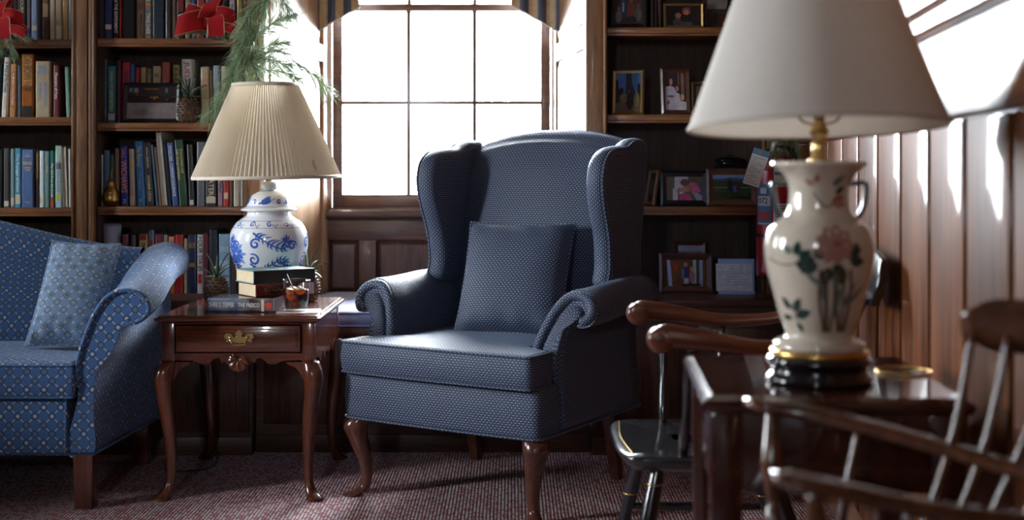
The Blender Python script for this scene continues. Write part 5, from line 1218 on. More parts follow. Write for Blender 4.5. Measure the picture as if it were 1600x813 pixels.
photo_frame('brown frame with a photo of figures on a green field, third right shelf', 1104, 1184, 264, 323, 5.20, S3[2], 0.026, FBRN, (40, 66, 36),
  [('r', 0, 0.84, 1, 1, (120, 150, 200)), ('p', [(0, 0.78), (0, 0.82), (0.5, 0.9), (1, 0.84), (1, 0.76)], (70, 90, 120)), ('r', 0, 0.0, 1, 0.3, (30, 52, 28)), ('r', 0, 0.48, 1, 0.5, (160, 160, 140)), ('e', 0.45, 0.55, 0.07, 0.25, (34, 30, 36)), ('e', 0.45, 0.84, 0.035, 0.05, (70, 50, 44)), ('e', 0.58, 0.42, 0.04, 0.14, (70, 90, 170)), ('e', 0.66, 0.5, 0.06, 0.2, (70, 36, 60)), ('p', [(0.5, 0.1), (0.9, 0.02), (1, 0.08), (0.7, 0.16)], (16, 24, 16))], lean=8)
photo_frame('small mahogany frame standing behind the porch photograph, lowest right shelf', 1053, 1104, 386, 462, 5.36, LEDGE, 0.018, FMAH, (100, 110, 130), [('r', 0, 0.86, 1, 1, (150, 160, 180)), ('r', 0, 0.5, 1, 0.8, (40, 44, 52)), ('r', 0.1, 0.6, 0.3, 0.82, (60, 54, 52))], lean=5)
photo_frame('mahogany frame with a porch photo of two people, lowest right shelf', 1030, 1115, 402, 464, 5.23, LEDGE, 0.028, FMAH, (96, 60, 40),
  [('r', 0.0, 0.0, 0.12, 1, (36, 40, 44)), ('p', [(0.02, 1), (0.10, 1), (0.16, 0), (0.06, 0)], (150, 168, 196)), ('r', 0.14, 0.05, 0.42, 1, (92, 60, 36)), ('r', 0.2, 0.6, 0.28, 0.88, (180, 50, 40)), ('r', 0.2, 0.08, 0.36, 0.3, (78, 50, 30)), ('r', 0.66, 0.1, 0.74, 1, (176, 190, 208)), ('r', 0.74, 0.05, 0.82, 1, (60, 74, 70)), ('r', 0.82, 0, 0.9, 1, (150, 170, 196)), ('e', 0.48, 0.5, 0.09, 0.22, (52, 46, 96)), ('r', 0.39, 0.3, 0.44, 0.66, (96, 120, 170)), ('r', 0.44, 0.05, 0.55, 0.3, (180, 190, 205)), ('e', 0.48, 0.82, 0.05, 0.09, (170, 120, 104)), ('e', 0.64, 0.35, 0.07, 0.25, (160, 110, 122)), ('e', 0.63, 0.65, 0.05, 0.09, (190, 150, 110)), ('e', 0.62, 0.04, 0.25, 0.06, (30, 22, 22))], lean=5)
# blue patterned card
cm, nt, p = new_mat('blue_patterned_card'); v, x, y, z = coords(nt)
fx = (x*160.0).fract()-0.5; fz = (z*160.0).fract()-0.5; d = ((fx*fx)+(fz*fz)).sqrt()
nt.links.new(mixc(nt, d.ramp(0.18, 0.3), (0.50, 0.60, 0.82), (0.22, 0.34, 0.66)), p.inputs['Base Color']); p.inputs['Roughness'].default_value = 0.6
t = thing('greeting_card', 'pale blue patterned card leaning on the lowest right shelf', 'card', ((1151-800)*5.18/2000, 5.18, LEDGE+0.0006), rot=(math.radians(-9), 0, math.radians(-3)))
MB().box(-0.073, 0.073, 0, 0.0012, 0, 0.143).build('card_back', cm, t)
MB().box(-0.082, 0.064, -0.0035, -0.0022, 0.012, 0.123).build('card_front', plain('silver_grey_card', (0.52, 0.54, 0.62), 0.5, var=0.18), t)
for k, (zz, wd) in enumerate(((0.100, 0.03), (0.088, 0.09), (0.080, 0.09), (0.068, 0.07), (0.058, 0.10), (0.048, 0.06), (0.036, 0.09))):
    MB().box(-0.009-wd/2, -0.009+wd/2, -0.0038, -0.0034, zz, zz+0.0022).build('printed_line', plain('faded_ink', (0.25, 0.25, 0.36), 0.6), t)
# black pot behind the frames
t = thing('black_pot', 'black glazed pot behind the green field photograph', 'pot', ((1141-800)*5.36/2000, 5.37, S3[2]+0.0005))
MB().lathe(smooth_prof([(0.040, 0), (0.055, 0.01), (0.072, 0.07), (0.078, 0.12), (0.072, 0.155), (0.060, 0.170), (0.057, 0.178), (0.062, 0.184)]), 36).build('pot_body', plain('black_glaze', (0.008, 0.009, 0.012), 0.08, coat=0.8), t)
MB().lathe(smooth_prof([(0.064, 0.184), (0.066, 0.190), (0.050, 0.200), (0.020, 0.206), (0.008, 0.212)]), 36).build('pot_lid', plain('black_glaze', (0.008, 0.009, 0.012), 0.08, coat=0.8), t)
# pale cup at the left of the lowest shelf
t = thing('pale_cup', 'pale lilac cup standing at the left end of the lowest shelf', 'cup', ((172-800)*5.22/2000, 5.25, LEDGE+0.0005))
MB().lathe(smooth_prof([(0.0, 0.006), (0.026, 0.004), (0.028, 0.0), (0.030, 0.004), (0.033, 0.14), (0.036, 0.268), (0.0345, 0.270), (0.031, 0.14), (0.028, 0.01), (0, 0.008)], 2), 28, cap=False).build('cup_body', plain('lilac_glaze', (0.36, 0.36, 0.46), 0.4), t)
# golden pear
t = thing('golden_pear', 'golden pear ornament at the left of the third shelf', 'ornament', ((172.5-800)*5.19/2000, 5.198, S2[2]+0.0006))
PEAR = plain('burnished_gold', (0.42, 0.25, 0.075), 0.28, 1.0, var=0.15)
MB().lathe(smooth_prof([(0.004, 0.0), (0.020, 0.001), (0.034, 0.018), (0.036, 0.038), (0.029, 0.062), (0.019, 0.082), (0.016, 0.098), (0.011, 0.106), (0.002, 0.108)]), 30).build('pear_body', PEAR, t)
MB().tube(spline([(0, 0, 0.104), (-0.001, 0, 0.120), (0.001, 0, 0.136), (0.006, 0, 0.148)], 5), 0.0022, 8).build('stem', PEAR, t)

# ------------------------------------------------------------------ pine greenery and bows
NEEDLE = plain('sage_green_needles', (0.26, 0.36, 0.20), 0.55); NEEDLE2 = plain('pale_green_needles', (0.46, 0.56, 0.40), 0.55); NEEDLE3 = plain('deep_green_needles', (0.10, 0.16, 0.07), 0.55)
TWIG = plain('brown_twig', (0.11, 0.065, 0.04), 0.8)
def needles_on(stems, rnd, per=6, length=0.09, spread=0.75, droop=0.25, wid=0.0006, step=0.006, mats=None):
    m = MB()
    for st_ in stems:
        P = spline(st_, 10); acc = 0
        for i_ in range(len(P)-1):
            d = P[i_+1]-P[i_]; l = d.length; nst = max(1, int(l/step)); t_ = d.normalized()
            for q in range(nst):
                base = P[i_]+d*(q/nst)
                for _ in range(per):
                    r_ = Vector((rnd.gauss(0, 1), rnd.gauss(0, 1), rnd.gauss(0, 1))); r_ = (r_-t_*r_.dot(t_)).normalized()
                    dr_ = (t_*rnd.uniform(0.55, 1.0)+r_*spread*rnd.uniform(0.4, 1.1)).normalized()
                    ll = length*rnd.uniform(0.6, 1.15); a = dr_.orthogonal().normalized()*wid; b2 = dr_.cross(a).normalized()*wid
                    mid = base+dr_*ll*0.55+Vector((0, 0, -droop*ll*0.12)); tip = base+dr_*ll+Vector((0, 0, -droop*ll*0.5))
                    vs = [base+a, base-a*0.5+b2, base-a*0.5-b2, mid+a, mid-a*0.5+b2, mid-a*0.5-b2, tip]
                    m.add(vs, [(0, 1, 4, 3), (1, 2, 5, 4), (2, 0, 3, 5), (3, 4, 6), (4, 5, 6), (5, 3, 6)], mi=rnd.choice((0, 0, 0, 1, 2) if mats is None else mats), smooth=True)
    return m
def greenery(name, label, stems, seed, **kw):
    rnd = random.Random(seed); o = thing(name, label, 'greenery', stems[0][0])
    c_ = Vector(stems[0][0]); st_ = [[Vector(p)-c_ for p in s_] for s_ in stems]
    n_ = needles_on(st_, rnd, **kw).build('needles', [NEEDLE, NEEDLE2, NEEDLE3], o); n_['kind'] = 'stuff'
    for s_ in st_: MB().tube(spline(s_, 5), 0.0016, 6).build('twig', TWIG, o)
    return o
Yg = 5.02
G = lambda x, y, Y=Yg: at(x, y, Y)
gst = [[G(430, -60), G(425, -20), G(410, 25), G(396, 65), G(388, 95)], [G(396, 62), G(418, 42), G(442, 28), G(462, 23, 4.98)], [G(390, 92), G(432, 80, 4.97), G(468, 102, 4.95), G(494, 120, 4.94), G(510, 138, 4.93)],
       [G(388, 95), G(412, 108, 4.97), G(446, 114, 4.95), G(468, 124, 4.94)], [G(388, 95), G(368, 112, 5.0), G(352, 140, 4.99), G(338, 165, 4.98), G(330, 180, 4.98)], [G(418, 0), G(400, 10, 5.0), G(386, 28, 4.99), G(380, 45, 4.99)], [G(428, -30), G(440, -5, 4.99), G(452, 20, 4.98)],
       [G(396, 70), G(382, 80, 4.99), G(366, 105, 4.97)], [G(405, 45), G(385, 55, 5.0), G(372, 80, 4.98)], [G(390, 90), G(400, 115, 4.96), G(405, 130, 4.95)], [G(392, 86), G(425, 70, 4.97), G(450, 66, 4.96)], [G(390, 93), G(425, 94, 4.96), G(455, 104, 4.95)], [G(388, 96), G(380, 115, 4.97), G(378, 130, 4.96)]]
greenery('pine_garland', 'feathery pine branches hanging above the pleated lampshade', gst, 11, per=6, length=0.085, spread=0.75, droop=0.5, step=0.006, wid=0.0010)
Yh = 5.06
greenery('pine_sprig', 'green pine sprig tucked behind the fire extinguisher', [[at(1235, 190, Yh), at(1228, 212, Yh), at(1222, 235, 5.0)], [at(1240, 195, Yh), at(1245, 220, 5.02), at(1248, 240, 5.0)], [at(1228, 205, Yh), at(1215, 225, 5.0), at(1208, 245, 4.97)]], 12, per=6, length=0.075, spread=0.5, droop=0.8, step=0.007)
greenery('fir_sprig', 'fir sprig under the large red bow on the shelf', [[at(300, 55, 5.13), at(318, 49, 5.12), at(336, 52, 5.11), at(350, 57, 5.10)], [at(352, 56, 5.16), at(366, 52, 5.16), at(380, 55, 5.16)]], 13, per=8, length=0.030, spread=0.9, droop=0.3, step=0.004, wid=0.0008)
greenery('fir_sprig', 'drooping fir sprig under the bow at far left', [[at(-14, 52, 5.13), at(5, 50, 5.12), at(26, 52, 5.11), at(45, 60, 5.11)], [at(10, 55, 5.11), at(18, 72, 5.09), at(24, 88, 5.09)], [at(-6, 58, 5.11), at(-2, 70, 5.10), at(2, 80, 5.10)]], 14, per=8, length=0.040, spread=0.8, droop=0.5, step=0.0045, wid=0.0008)
VELVET = plain('red_velvet', (0.36, 0.004, 0.008), 0.75, sheen=0.08, spec=0.2); GEDGE = plain('gold_ribbon_edge', (0.60, 0.45, 0.22), 0.4, 0.6)
def ribbon_loop(parent, path, width, waxis):
    """a strip swept along a path; width vector may turn along it"""
    P = spline(path, 6); n = len(P); W0, W1 = Vector(waxis[0]).normalized(), Vector(waxis[1]).normalized()
    A, B = [], []
    for k, p_ in enumerate(P):
        wv = (W0*(1-k/(n-1))+W1*(k/(n-1))).normalized()*width/2
        A.append(p_-wv); B.append(p_+wv)
    m = MB(); th = Vector((0, 0.0012, 0.0006))
    m.grid([[a, a*0.5+b_*0.5, b_] for a, b_ in zip(A, B)]); m.grid([[a+th, (a+b_)*0.5+th, b_+th] for a, b_ in zip(A, B)], flip=True)
    o = m.build('ribbon_loop', VELVET, parent)
    for e_ in (A, B): MB().tube(e_, 0.0013, 5).build('gold_edge', GEDGE, o)
    return o
def red_bow(label, c_, s=1.0):
    t = thing('red_bow', label, 'bow', c_, group='red velvet bows'); t.scale = (s, s, s)
    V = lambda x, y, z: (x, y, z)
    up = lambda a, b_, c2: (a, b_, c2)
    ribbon_loop(t, [V(0, 0, 0.002), V(-0.030, -0.030, 0.000), V(-0.075, -0.046, -0.012), V(-0.115, -0.034, -0.022), V(-0.118, -0.010, -0.024), V(-0.075, 0.006, -0.012), V(0, 0.006, 0)], 0.082, ((0.12, -0.30, 1), (0.20, 0.25, 1)))
    ribbon_loop(t, [V(0, 0, 0.01), V(0.004, -0.030, 0.022), V(0.014, -0.036, 0.050), V(0.026, -0.024, 0.078), V(0.030, 0.000, 0.082), V(0.020, 0.010, 0.045), V(0, 0.004, 0.01)], 0.074, ((1, 0.10, 0.35), (1, -0.10, 0.35)))
    ribbon_loop(t, [V(0, 0, 0.012), V(-0.030, -0.014, 0.030), V(-0.066, -0.016, 0.044), V(-0.088, -0.004, 0.046), V(-0.072, 0.012, 0.036), V(-0.03, 0.010, 0.018), V(0, 0.004, 0.01)], 0.048, ((0.5, -0.2, 1), (0.4, 0.2, 1)))
    ribbon_loop(t, [V(0, 0, 0.005), V(0.036, -0.024, 0.020), V(0.080, -0.030, 0.022), V(0.108, -0.016, 0.012), V(0.104, 0.006, 0.006), V(0.060, 0.010, 0.004), V(0, 0.006, 0)], 0.066, ((-0.25, -0.30, 1), (-0.1, 0.25, 1)))
    ribbon_loop(t, [V(0.008, -0.006, 0.006), V(0.030, -0.034, 0.014), V(0.042, -0.050, 0.004), V(0.044, -0.054, -0.030), V(0.044, -0.050, -0.066)], 0.064, ((1, -0.2, 0.3), (0.8, 0.1, 0)))
    ribbon_loop(t, [V(0, 0, 0), V(0.040, -0.012, -0.014), V(0.088, -0.014, -0.022), V(0.120, -0.008, -0.040)], 0.050, ((0, -0.3, 1), (0.4, -0.1, 0.9)))
    m = MB(); rows = [[(0.014*math.cos(a), -0.012+0.016*math.sin(a), z) for a in [2*PI*k/12 for k in range(12)]] for z in (-0.02, -0.012, 0.0, 0.012, 0.02)]
    m.grid(rows, close_u=True, cap=True); m.build('knot', VELVET, t)
red_bow('large red velvet bow with gold edging on the upper bookshelf', at(325, 33, 5.10), 1.0)
red_bow('red velvet bow cut by the left edge above fir twigs', at(-6, 36, 5.10), 1.0)

# ------------------------------------------------------------------ fire extinguisher
RED = plain('extinguisher_red', (0.36, 0.012, 0.018), 0.28, coat=0.5); BLKP = plain('black_rubber', (0.012, 0.012, 0.013), 0.5); CHROME = plain('steel_fitting', (0.55, 0.55, 0.56), 0.3, 1.0)
EY = 5.05; ex = (1213-800)*EY/2000; ez = CAMZ-(430-265)*EY/2000
t = thing('fire_extinguisher', 'red fire extinguisher with a paper tag hung beside the plank wall', 'fire extinguisher', (ex, EY, ez))
EH = 0.44
MB().lathe(smooth_prof([(0.060, 0.0), (0.074, 0.004), (0.078, 0.016), (0.078, 0.20), (0.078, EH-0.05), (0.074, EH-0.02), (0.058, EH+0.02), (0.030, EH+0.042), (0.020, EH+0.05)], 3), 40).build('cylinder', RED, t)
MB().lathe([(0.022, EH+0.045), (0.024, EH+0.05), (0.024, EH+0.085), (0.018, EH+0.09)], 20).build('valve', CHROME, t)
MB().box(-0.012, 0.012, -0.10, 0.03, EH+0.09, EH+0.10).build('lever', BLKP, t, 0.003); MB().box(-0.012, 0.012, -0.085, 0.02, EH+0.062, EH+0.070).build('carry_handle', BLKP, t, 0.003)
MB().tube(spline([(0.022, 0, EH+0.06), (0.055, -0.04, EH+0.05), (0.060, -0.070, EH-0.02), (0.058, -0.070, 0.25), (0.058, -0.070, 0.10)], 6), 0.010, 10).build('hose', BLKP, t)
MB().lathe([(0.0788, 0.150), (0.0795, 0.151), (0.0795, 0.163), (0.0788, 0.164)], 40).build('strap', BLKP, t)
MB().box(-0.020, 0.020, 0.076, 0.085, 0.10, 0.50).build('wall_bracket', BLKP, t)
def curved_label(parent, r, a0, a1, z0, z1, mat, name='instruction_label', n=10):
    rows = [[(r*math.sin(a0+(a1-a0)*j/n), -r*math.cos(a0+(a1-a0)*j/n), z) for j in range(n+1)] for z in (z0, z1)]
    m = MB(); m.grid(rows); m.grid([[(x*0.996, y*0.996, z) for x, y, z in q_] for q_ in rows], flip=True); return m.build(name, mat, parent)
LW = plain('label_white', (0.62, 0.61, 0.60), 0.5); LB = plain('label_blue', (0.07, 0.13, 0.26), 0.5); LY = plain('label_yellow', (0.60, 0.40, 0.04), 0.5); LR = plain('label_red', (0.45, 0.04, 0.03), 0.5)
a1 = curved_label(t, 0.0788, -1.35, -0.45, 0.200, 0.360, LB)
curved_label(t, 0.0792, -1.3, -0.5, 0.275, 0.313, LW, 'label_panel'); curved_label(t, 0.0792, -1.25, -0.55, 0.220, 0.250, LR, 'label_panel'); curved_label(t, 0.0792, -1.3, -0.5, 0.203, 0.208, LW, 'label_panel'); curved_label(t, 0.0792, -1.1, -0.7, 0.322, 0.345, LW, 'label_panel')
curved_label(t, 0.0788, -0.32, 0.75, 0.375, 0.420, LW); curved_label(t, 0.0790, -0.30, 0.73, 0.395, 0.408, LB, 'label_panel'); curved_label(t, 0.0790, -0.28, 0.6, 0.350, 0.373, LY, 'label_panel')
a3 = curved_label(t, 0.0788, -0.35, 0.75, 0.190, 0.285, LW)
for k in range(8): curved_label(t, 0.0791, -0.28, 0.55-0.1*(k % 3), 0.200+k*0.0105, 0.2035+k*0.0105, LR if k % 3 else BLK, 'label_line')
lettering(t, 'PULL', BLACK_INK, (-0.005, -0.0796, 0.361), (1, 0, 0), (0, 0, 1), 0.010, 0.03)
lettering(t, '072', BLACK_INK, (-0.062, -0.0500, 0.294), (0.62, -0.78, 0), (0, 0, 1), 0.022, 0.045)
# paper tag
tgp = thing('paper_tag', 'white inspection tag with a blue band hanging on the fire extinguisher', 'tag')
tc_ = at(1182, 262, 4.93)
tgp.matrix_world = Matrix.Translation(tc_) @ Matrix.Rotation(math.radians(18), 4, 'Y') @ Matrix.Rotation(math.radians(-6), 4, 'Z')
rows = []
for k in range(11):
    z_ = -0.072+0.144*k/10; yb = 0.010*math.sin(k/10*PI)
    rows.append([(-0.032, yb, z_), (0, yb, z_), (0.032, yb, z_)])
m = MB(); m.grid(rows); m.grid([[(x, y+0.0006, z) for x, y, z in q_] for q_ in rows], flip=True); m.build('tag_sheet', plain('tag_paper', (0.72, 0.71, 0.66), 0.8), tgp)
TB = plain('tag_blue', (0.10, 0.24, 0.36), 0.7)
m = MB(); m.grid([[(-0.032, 0.010*math.sin(f*PI)-0.0005, -0.072+0.144*f), (0.032, 0.010*math.sin(f*PI)-0.0005, -0.072+0.144*f)] for f in (0.84, 0.92, 1.0)]); m.build('tag_band', TB, tgp)
for k in range(13):
    f = 0.06+0.058*k; wd = 0.05-0.012*((k*7) % 3); zz = -0.072+0.144*f; yb = 0.010*math.sin(f*PI)-0.0008
    if k == 4: lettering(tgp, 'Tyco', plain('blue_pen', (0.10, 0.16, 0.5), 0.6), (-0.004, yb, zz), (1, 0, 0), (0, 0, 1), 0.007, 0.018); continue
    MB().box(-0.028, -0.028+wd, yb, yb+0.0002, zz, zz+0.0014).build('printed_line', BLACK_INK, tgp)
q = MB().lathe([(0.004, 0), (0.006, 0), (0.006, 0.001), (0.004, 0.001)], 16, cap=False).build('tag_eyelet', ORANGE_INK, tgp); q.location = (0, -0.0006, 0.060); q.rotation_euler = (PI/2, 0, 0)
MB().tube(spline([(0, 0, 0.062), (0.004, 0.03, 0.085), (0.03, 0.08, 0.09)], 5), 0.0008, 5).build('tag_wire', CHROME, tgp)
# ------------------------------------------------------------------ foreground lamp table
TTZ = 0.733
lt = thing('lamp_table', 'dark red polished table carrying the floral lamp by the plank wall', 'table', (0.315, 2.12, 0), math.radians(-4))
W, D = 0.445, 0.50
tp = [(0, 0), (W, 0), (W, D), (0, D)]
m = MB(); m.grid([[(x, y, z) for x, y in offset_poly(tp, o_)] for z, o_ in ((TTZ-0.030, 0.014), (TTZ-0.026, 0.008), (TTZ-0.018, 0.001), (TTZ-0.012, 0.0), (TTZ-0.006, 0.005), (TTZ-0.003, 0.012), (TTZ, 0.018))], close_u=True, cap=True, smooth=False)
m.build('table_top', W_DTABLE, lt)
for x0, x1, y0, y1 in ((0.025, W-0.025, 0.02, 0.04), (0.025, W-0.025, D-0.04, D-0.02), (0.02, 0.04, 0.04, D-0.04), (W-0.04, W-0.02, 0.04, D-0.04)):
    MB().box(x0, x1, y0, y1, TTZ-0.16, TTZ-0.030).build('apron', W_DTABLE, lt, 0.002)
for x in (0.042, W-0.042):
    for y in (0.042, D-0.042):
        m = MB(); m.grid([[(x+a*w, y+b_*w, z) for a, b_ in ((-1, -1), (1, -1), (1, 1), (-1, 1))] for z, w in ((0, 0.018), (TTZ-0.2, 0.026), (TTZ-0.03, 0.027))], close_u=True, cap=True, smooth=False)
        m.build('leg', W_DTABLE, lt, 0.002)
MB().box(0.03, W-0.03, 0.03, D-0.03, 0.20, 0.22).build('lower_shelf', W_DTABLE, lt, 0.003)

# ------------------------------------------------------------------ floral vase lamp
CRM = plain('cream_crackle_glaze', (0.62, 0.55, 0.45), 0.16, coat=0.7, var=0.03)
LY_ = 2.285; s = LY_/2000.0
fl = thing('floral_vase_lamp', 'cream floral vase lamp with a white cone shade on the dark table', 'lamp', ((1280-800)*s, LY_, TTZ), -0.236)
Z = lambda py: CAMZ-(py-265)*s-TTZ
BST = plain('black_lamp_stand', (0.008, 0.007, 0.009), 0.12, coat=0.8)
zb = Z(553)
MB().lathe(smooth_prof([(0.070, 0.0), (0.090, 0.001), (0.095, 0.007), (0.090, 0.014), (0.085, 0.020), (0.086, 0.028), (0.093, 0.036), (0.093, 0.042), (0.087, zb)], 3), 48).build('lamp_base', BST, fl)
MB().lathe([(0.084, zb-0.001), (0.0870, zb+0.002), (0.0865, zb+0.008), (0.080, zb+0.0115)], 48).build('gold_ring', GOLD, fl)
vp = smooth_prof([(0.079, zb+0.011), (0.081, zb+0.016), (0.078, zb+0.023), (0.066, zb+0.029), (0.060, zb+0.033), (53*s, Z(515)), (62*s, Z(492)), (70*s, Z(460)), (79*s, Z(428)), (84*s, Z(395)), (83*s, Z(375)), (76*s, Z(355)), (60*s, Z(342)), (49*s, Z(330)), (46.5*s, Z(310)), (47*s, Z(290)), (54*s, Z(275)), (66*s, Z(264)), (73*s, Z(259)), (74*s, Z(255)), (71*s, Z(252)), (60*s, Z(253)), (20*s, Z(254))], 4)
vase = MB().lathe(vp, 64).build('vase_body', CRM, fl)
vr = prof_fn([(r, z) for r, z in vp if r > 30*s])
GRN = plain('dark_green_leaf_paint', (0.020, 0.045, 0.040), 0.2, coat=0.5); PINK = plain('dusty_pink_paint', (0.40, 0.20, 0.17), 0.2, coat=0.5); ROSE = plain('rose_paint', (0.36, 0.11, 0.10), 0.2, coat=0.5); BRN = plain('brown_stem_paint', (0.15, 0.09, 0.055), 0.2, coat=0.5); GRY = plain('grey_green_paint', (0.13, 0.17, 0.14), 0.2, coat=0.5)
m = MB()
def blob(c_, rx, rz, mi, off=0.0006):
    """painted leaf / petal patch"""
    n_ = 9; vs = []; fs = []
    pts = [(0, 0)]+[(math.cos(2*PI*k/14), math.sin(2*PI*k/14)) for k in range(14)]
    for a, b_ in pts:
        z_ = c_[1]+b_*rz; r_ = vr(z_)+off; th = c_[0]+a*rx/vr(c_[1]); vs.append((r_*math.sin(th), -r_*math.cos(th), z_))
    m.add(vs, [(0, 1+(k+1) % 14, 1+k)[::-1] for k in range(14)], mi=mi, smooth=True)
def leafp(c_, L2, a, w, mi, off=0.0007):
    ribbon_on(vr, m, [(c_[0]+math.cos(a)*L2*t_/vr(c_[1]), c_[1]+math.sin(a)*L2*t_) for t_ in (0, 0.2, 0.45, 0.7, 0.9, 1.0)], [0.0008, w*0.75, w, w*0.75, w*0.3, 0.0003], off, mi)
T = lambda px, py: (math.asin(max(-0.98, min(0.98, (px-1280)*s/vr(Z(py))))), Z(py))
for rep in (0.0, PI):
    def Q(px, py):
        a, z_ = T(px, py); return (a+rep, z_)
    # big pink peony on the shoulder
    for k in range(9):
        a = 2*PI*k/9; c0 = Q(1304, 378); leafp((c0[0]+math.cos(a)*0.006/vr(c0[1]), c0[1]+math.sin(a)*0.006), 0.030, a, 0.012, 2 if k % 2 else 1, 0.0007+0.0001*(k % 3))
    blob(Q(1304, 377), 0.016, 0.014, 1, 0.0012); blob(Q(1306, 376), 0.007, 0.006, 3, 0.0015)
    # dark leaves under it
    for (px, py, L2, a, w) in ((1275, 405, 0.030, 2.9, 0.010), (1278, 408, 0.034, 3.6, 0.010), (1295, 412, 0.032, 4.4, 0.011), (1310, 412, 0.034, 5.0, 0.011), (1322, 400, 0.034, 0.6, 0.010), (1325, 404, 0.032, 0.0, 0.010), (1330, 395, 0.026, 1.2, 0.008), (1300, 408, 0.030, 5.6, 0.010), (1285, 400, 0.024, 2.2, 0.008)): leafp(Q(px, py), L2, a, w, 0)
    # stems down to the foot
    for k, px in enumerate((1282, 1290, 1300, 1310, 1318, 1326)):
        ribbon_on(vr, m, [Q(px+(k % 3-1)*3*math.sin(t_*4)-(px-1292)*0.25*t_, 415+t_*98) for t_ in [q_/12 for q_ in range(13)]], 0.0024+0.0012*(k % 2), 0.0005, 4)
    for (px, py, L2, a) in ((1290, 470, 0.05, 1.8), (1300, 490, 0.06, 1.4), (1312, 480, 0.06, 1.2), (1282, 440, 0.035, 2.4), (1322, 470, 0.045, 0.9), (1305, 450, 0.04, 1.7)): leafp(Q(px, py), L2, a, 0.005, 5)
    # left sprays
    for (px, py, L2, a, w) in ((1246, 395, 0.026, 1.4, 0.008), (1250, 398, 0.026, 0.5, 0.008), (1240, 392, 0.022, 2.5, 0.007), (1248, 402, 0.022, 5.2, 0.007)): leafp(Q(px, py), L2, a, w, 5 if px < 1242 else 0)
    for (px, py, L2, a, w) in ((1238, 480, 0.028, 2.2, 0.007), (1244, 482, 0.028, 1.1, 0.008), (1246, 490, 0.030, 0.4, 0.009), (1240, 492, 0.024, 3.2, 0.006), (1248, 500, 0.018, 5.2, 0.005)): leafp(Q(px, py), L2, a, w, 0)
    ribbon_on(vr, m, [Q(1238+t_*16, 470+t_*45) for t_ in [q_/8 for q_ in range(9)]], 0.0010, 0.0005, 4)
    ribbon_on(vr, m, [Q(1205+t_*80, 402+8*math.sin(t_*5)) for t_ in [q_/14 for q_ in range(15)]], 0.0013, 0.0005, 4)
    # neck flowers
    ribbon_on(vr, m, [Q(1272+t_*38, 300+22*math.sin(t_*3)) for t_ in [q_/12 for q_ in range(13)]], 0.0016, 0.0005, 4)
    for (px, py, L2, a, w, mi_) in ((1298, 315, 0.030, 0.35, 0.008, 3), (1300, 318, 0.028, 0.0, 0.008, 2), (1272, 288, 0.018, 2.6, 0.006, 2), (1276, 285, 0.016, 1.4, 0.005, 3), (1300, 290, 0.026, 0.8, 0.007, 5), (1304, 302, 0.024, 0.6, 0.006, 0)): leafp(Q(px, py), L2, a, w, mi_)
m.build('painted_flowers', [GRN, PINK, PINK, ROSE, BRN, GRY], vase)['kind'] = 'stuff'
HND = plain('dark_teal_handle', (0.020, 0.035, 0.042), 0.25, coat=0.5)
for sg in (-1, 1):
    pth = [(sg*45*s, 0, Z(288)), (sg*58*s, 0, Z(286)), (sg*69*s, 0, Z(287)), (sg*71*s, 0, Z(294)), (sg*69*s, 0, Z(312)), (sg*65*s, 0, Z(328)), (sg*57*s, 0, Z(340)), (sg*52*s, 0, Z(344))]
    MB().tube(spline(pth, 4), 0.0050, 8, sx=1.5).build('handle', HND, fl)
MB().lathe([(0.020, Z(254)), (0.020, Z(249)), (0.013, Z(247)), (0.0125, Z(212)), (0.016, Z(210)), (0.0165, Z(200)), (0.010, Z(196)), (0.010, Z(180)), (0.018, Z(176)), (0.018, Z(140))], 24).build('lamp_stem', BRASS, fl)
harp = spline([(0, 0, Z(196)), (0.030, 0, Z(188)), (0.045, 0, Z(160)), (0.062, 0, Z(90)), (0.045, 0, Z(0)), (0.012, 0, Z(-62)), (0, 0, Z(-66)), (-0.012, 0, Z(-62)), (-0.045, 0, Z(0)), (-0.062, 0, Z(90)), (-0.045, 0, Z(160)), (-0.030, 0, Z(188)), (0, 0, Z(196))], 5)
MB().tube(harp, 0.0024, 6).build('harp', BRASS, fl)
SHD = shade_mat('white_linen_shade', (0.88, 0.84, 0.78), 0.36)
zr = Z(199); zt = zr+0.335; R0, R1 = 0.229, 0.105
m = MB(); rows = [[(r*math.cos(2*PI*j/72), r*math.sin(2*PI*j/72), z-zr) for j in range(72)] for r, z in ((R0, zr), ((R0+R1)/2, (zr+zt)/2), (R1, zt))]
m.grid(rows, close_u=True); m.grid([[(x*0.992, y*0.992, z) for x, y, z in q_] for q_ in rows], close_u=True, flip=True)
shade = m.build('lamp_shade', SHD, fl); shade.location = (-0.004, 0, zr); shade.rotation_euler = (math.radians(3.2), 0, 0)
shade.rotation_euler = (math.radians(-3.2), math.radians(-1.4), 0)
for zz, rr in ((0.0, R0), (zt-zr, R1)):
    rows = [[((rr+a)*math.cos(2*PI*j/72), (rr+a)*math.sin(2*PI*j/72), zz+b_) for j in range(72)] for a, b_ in ((0.002, 0), (0.0, 0.003), (-0.003, 0), (0.0, -0.003))]
    MB().grid(rows, close_u=True, close_v=True).build('shade_trim', plain('ivory_trim', (0.62, 0.58, 0.52), 0.8), shade)
for k in range(3):
    a = 2*PI*k/3
    MB().tube([(0.0, 0.0, zt-zr-0.015), (R1*math.cos(a), R1*math.sin(a), zt-zr-0.002)], 0.0018, 6).build('spider_arm', BRASS, shade)
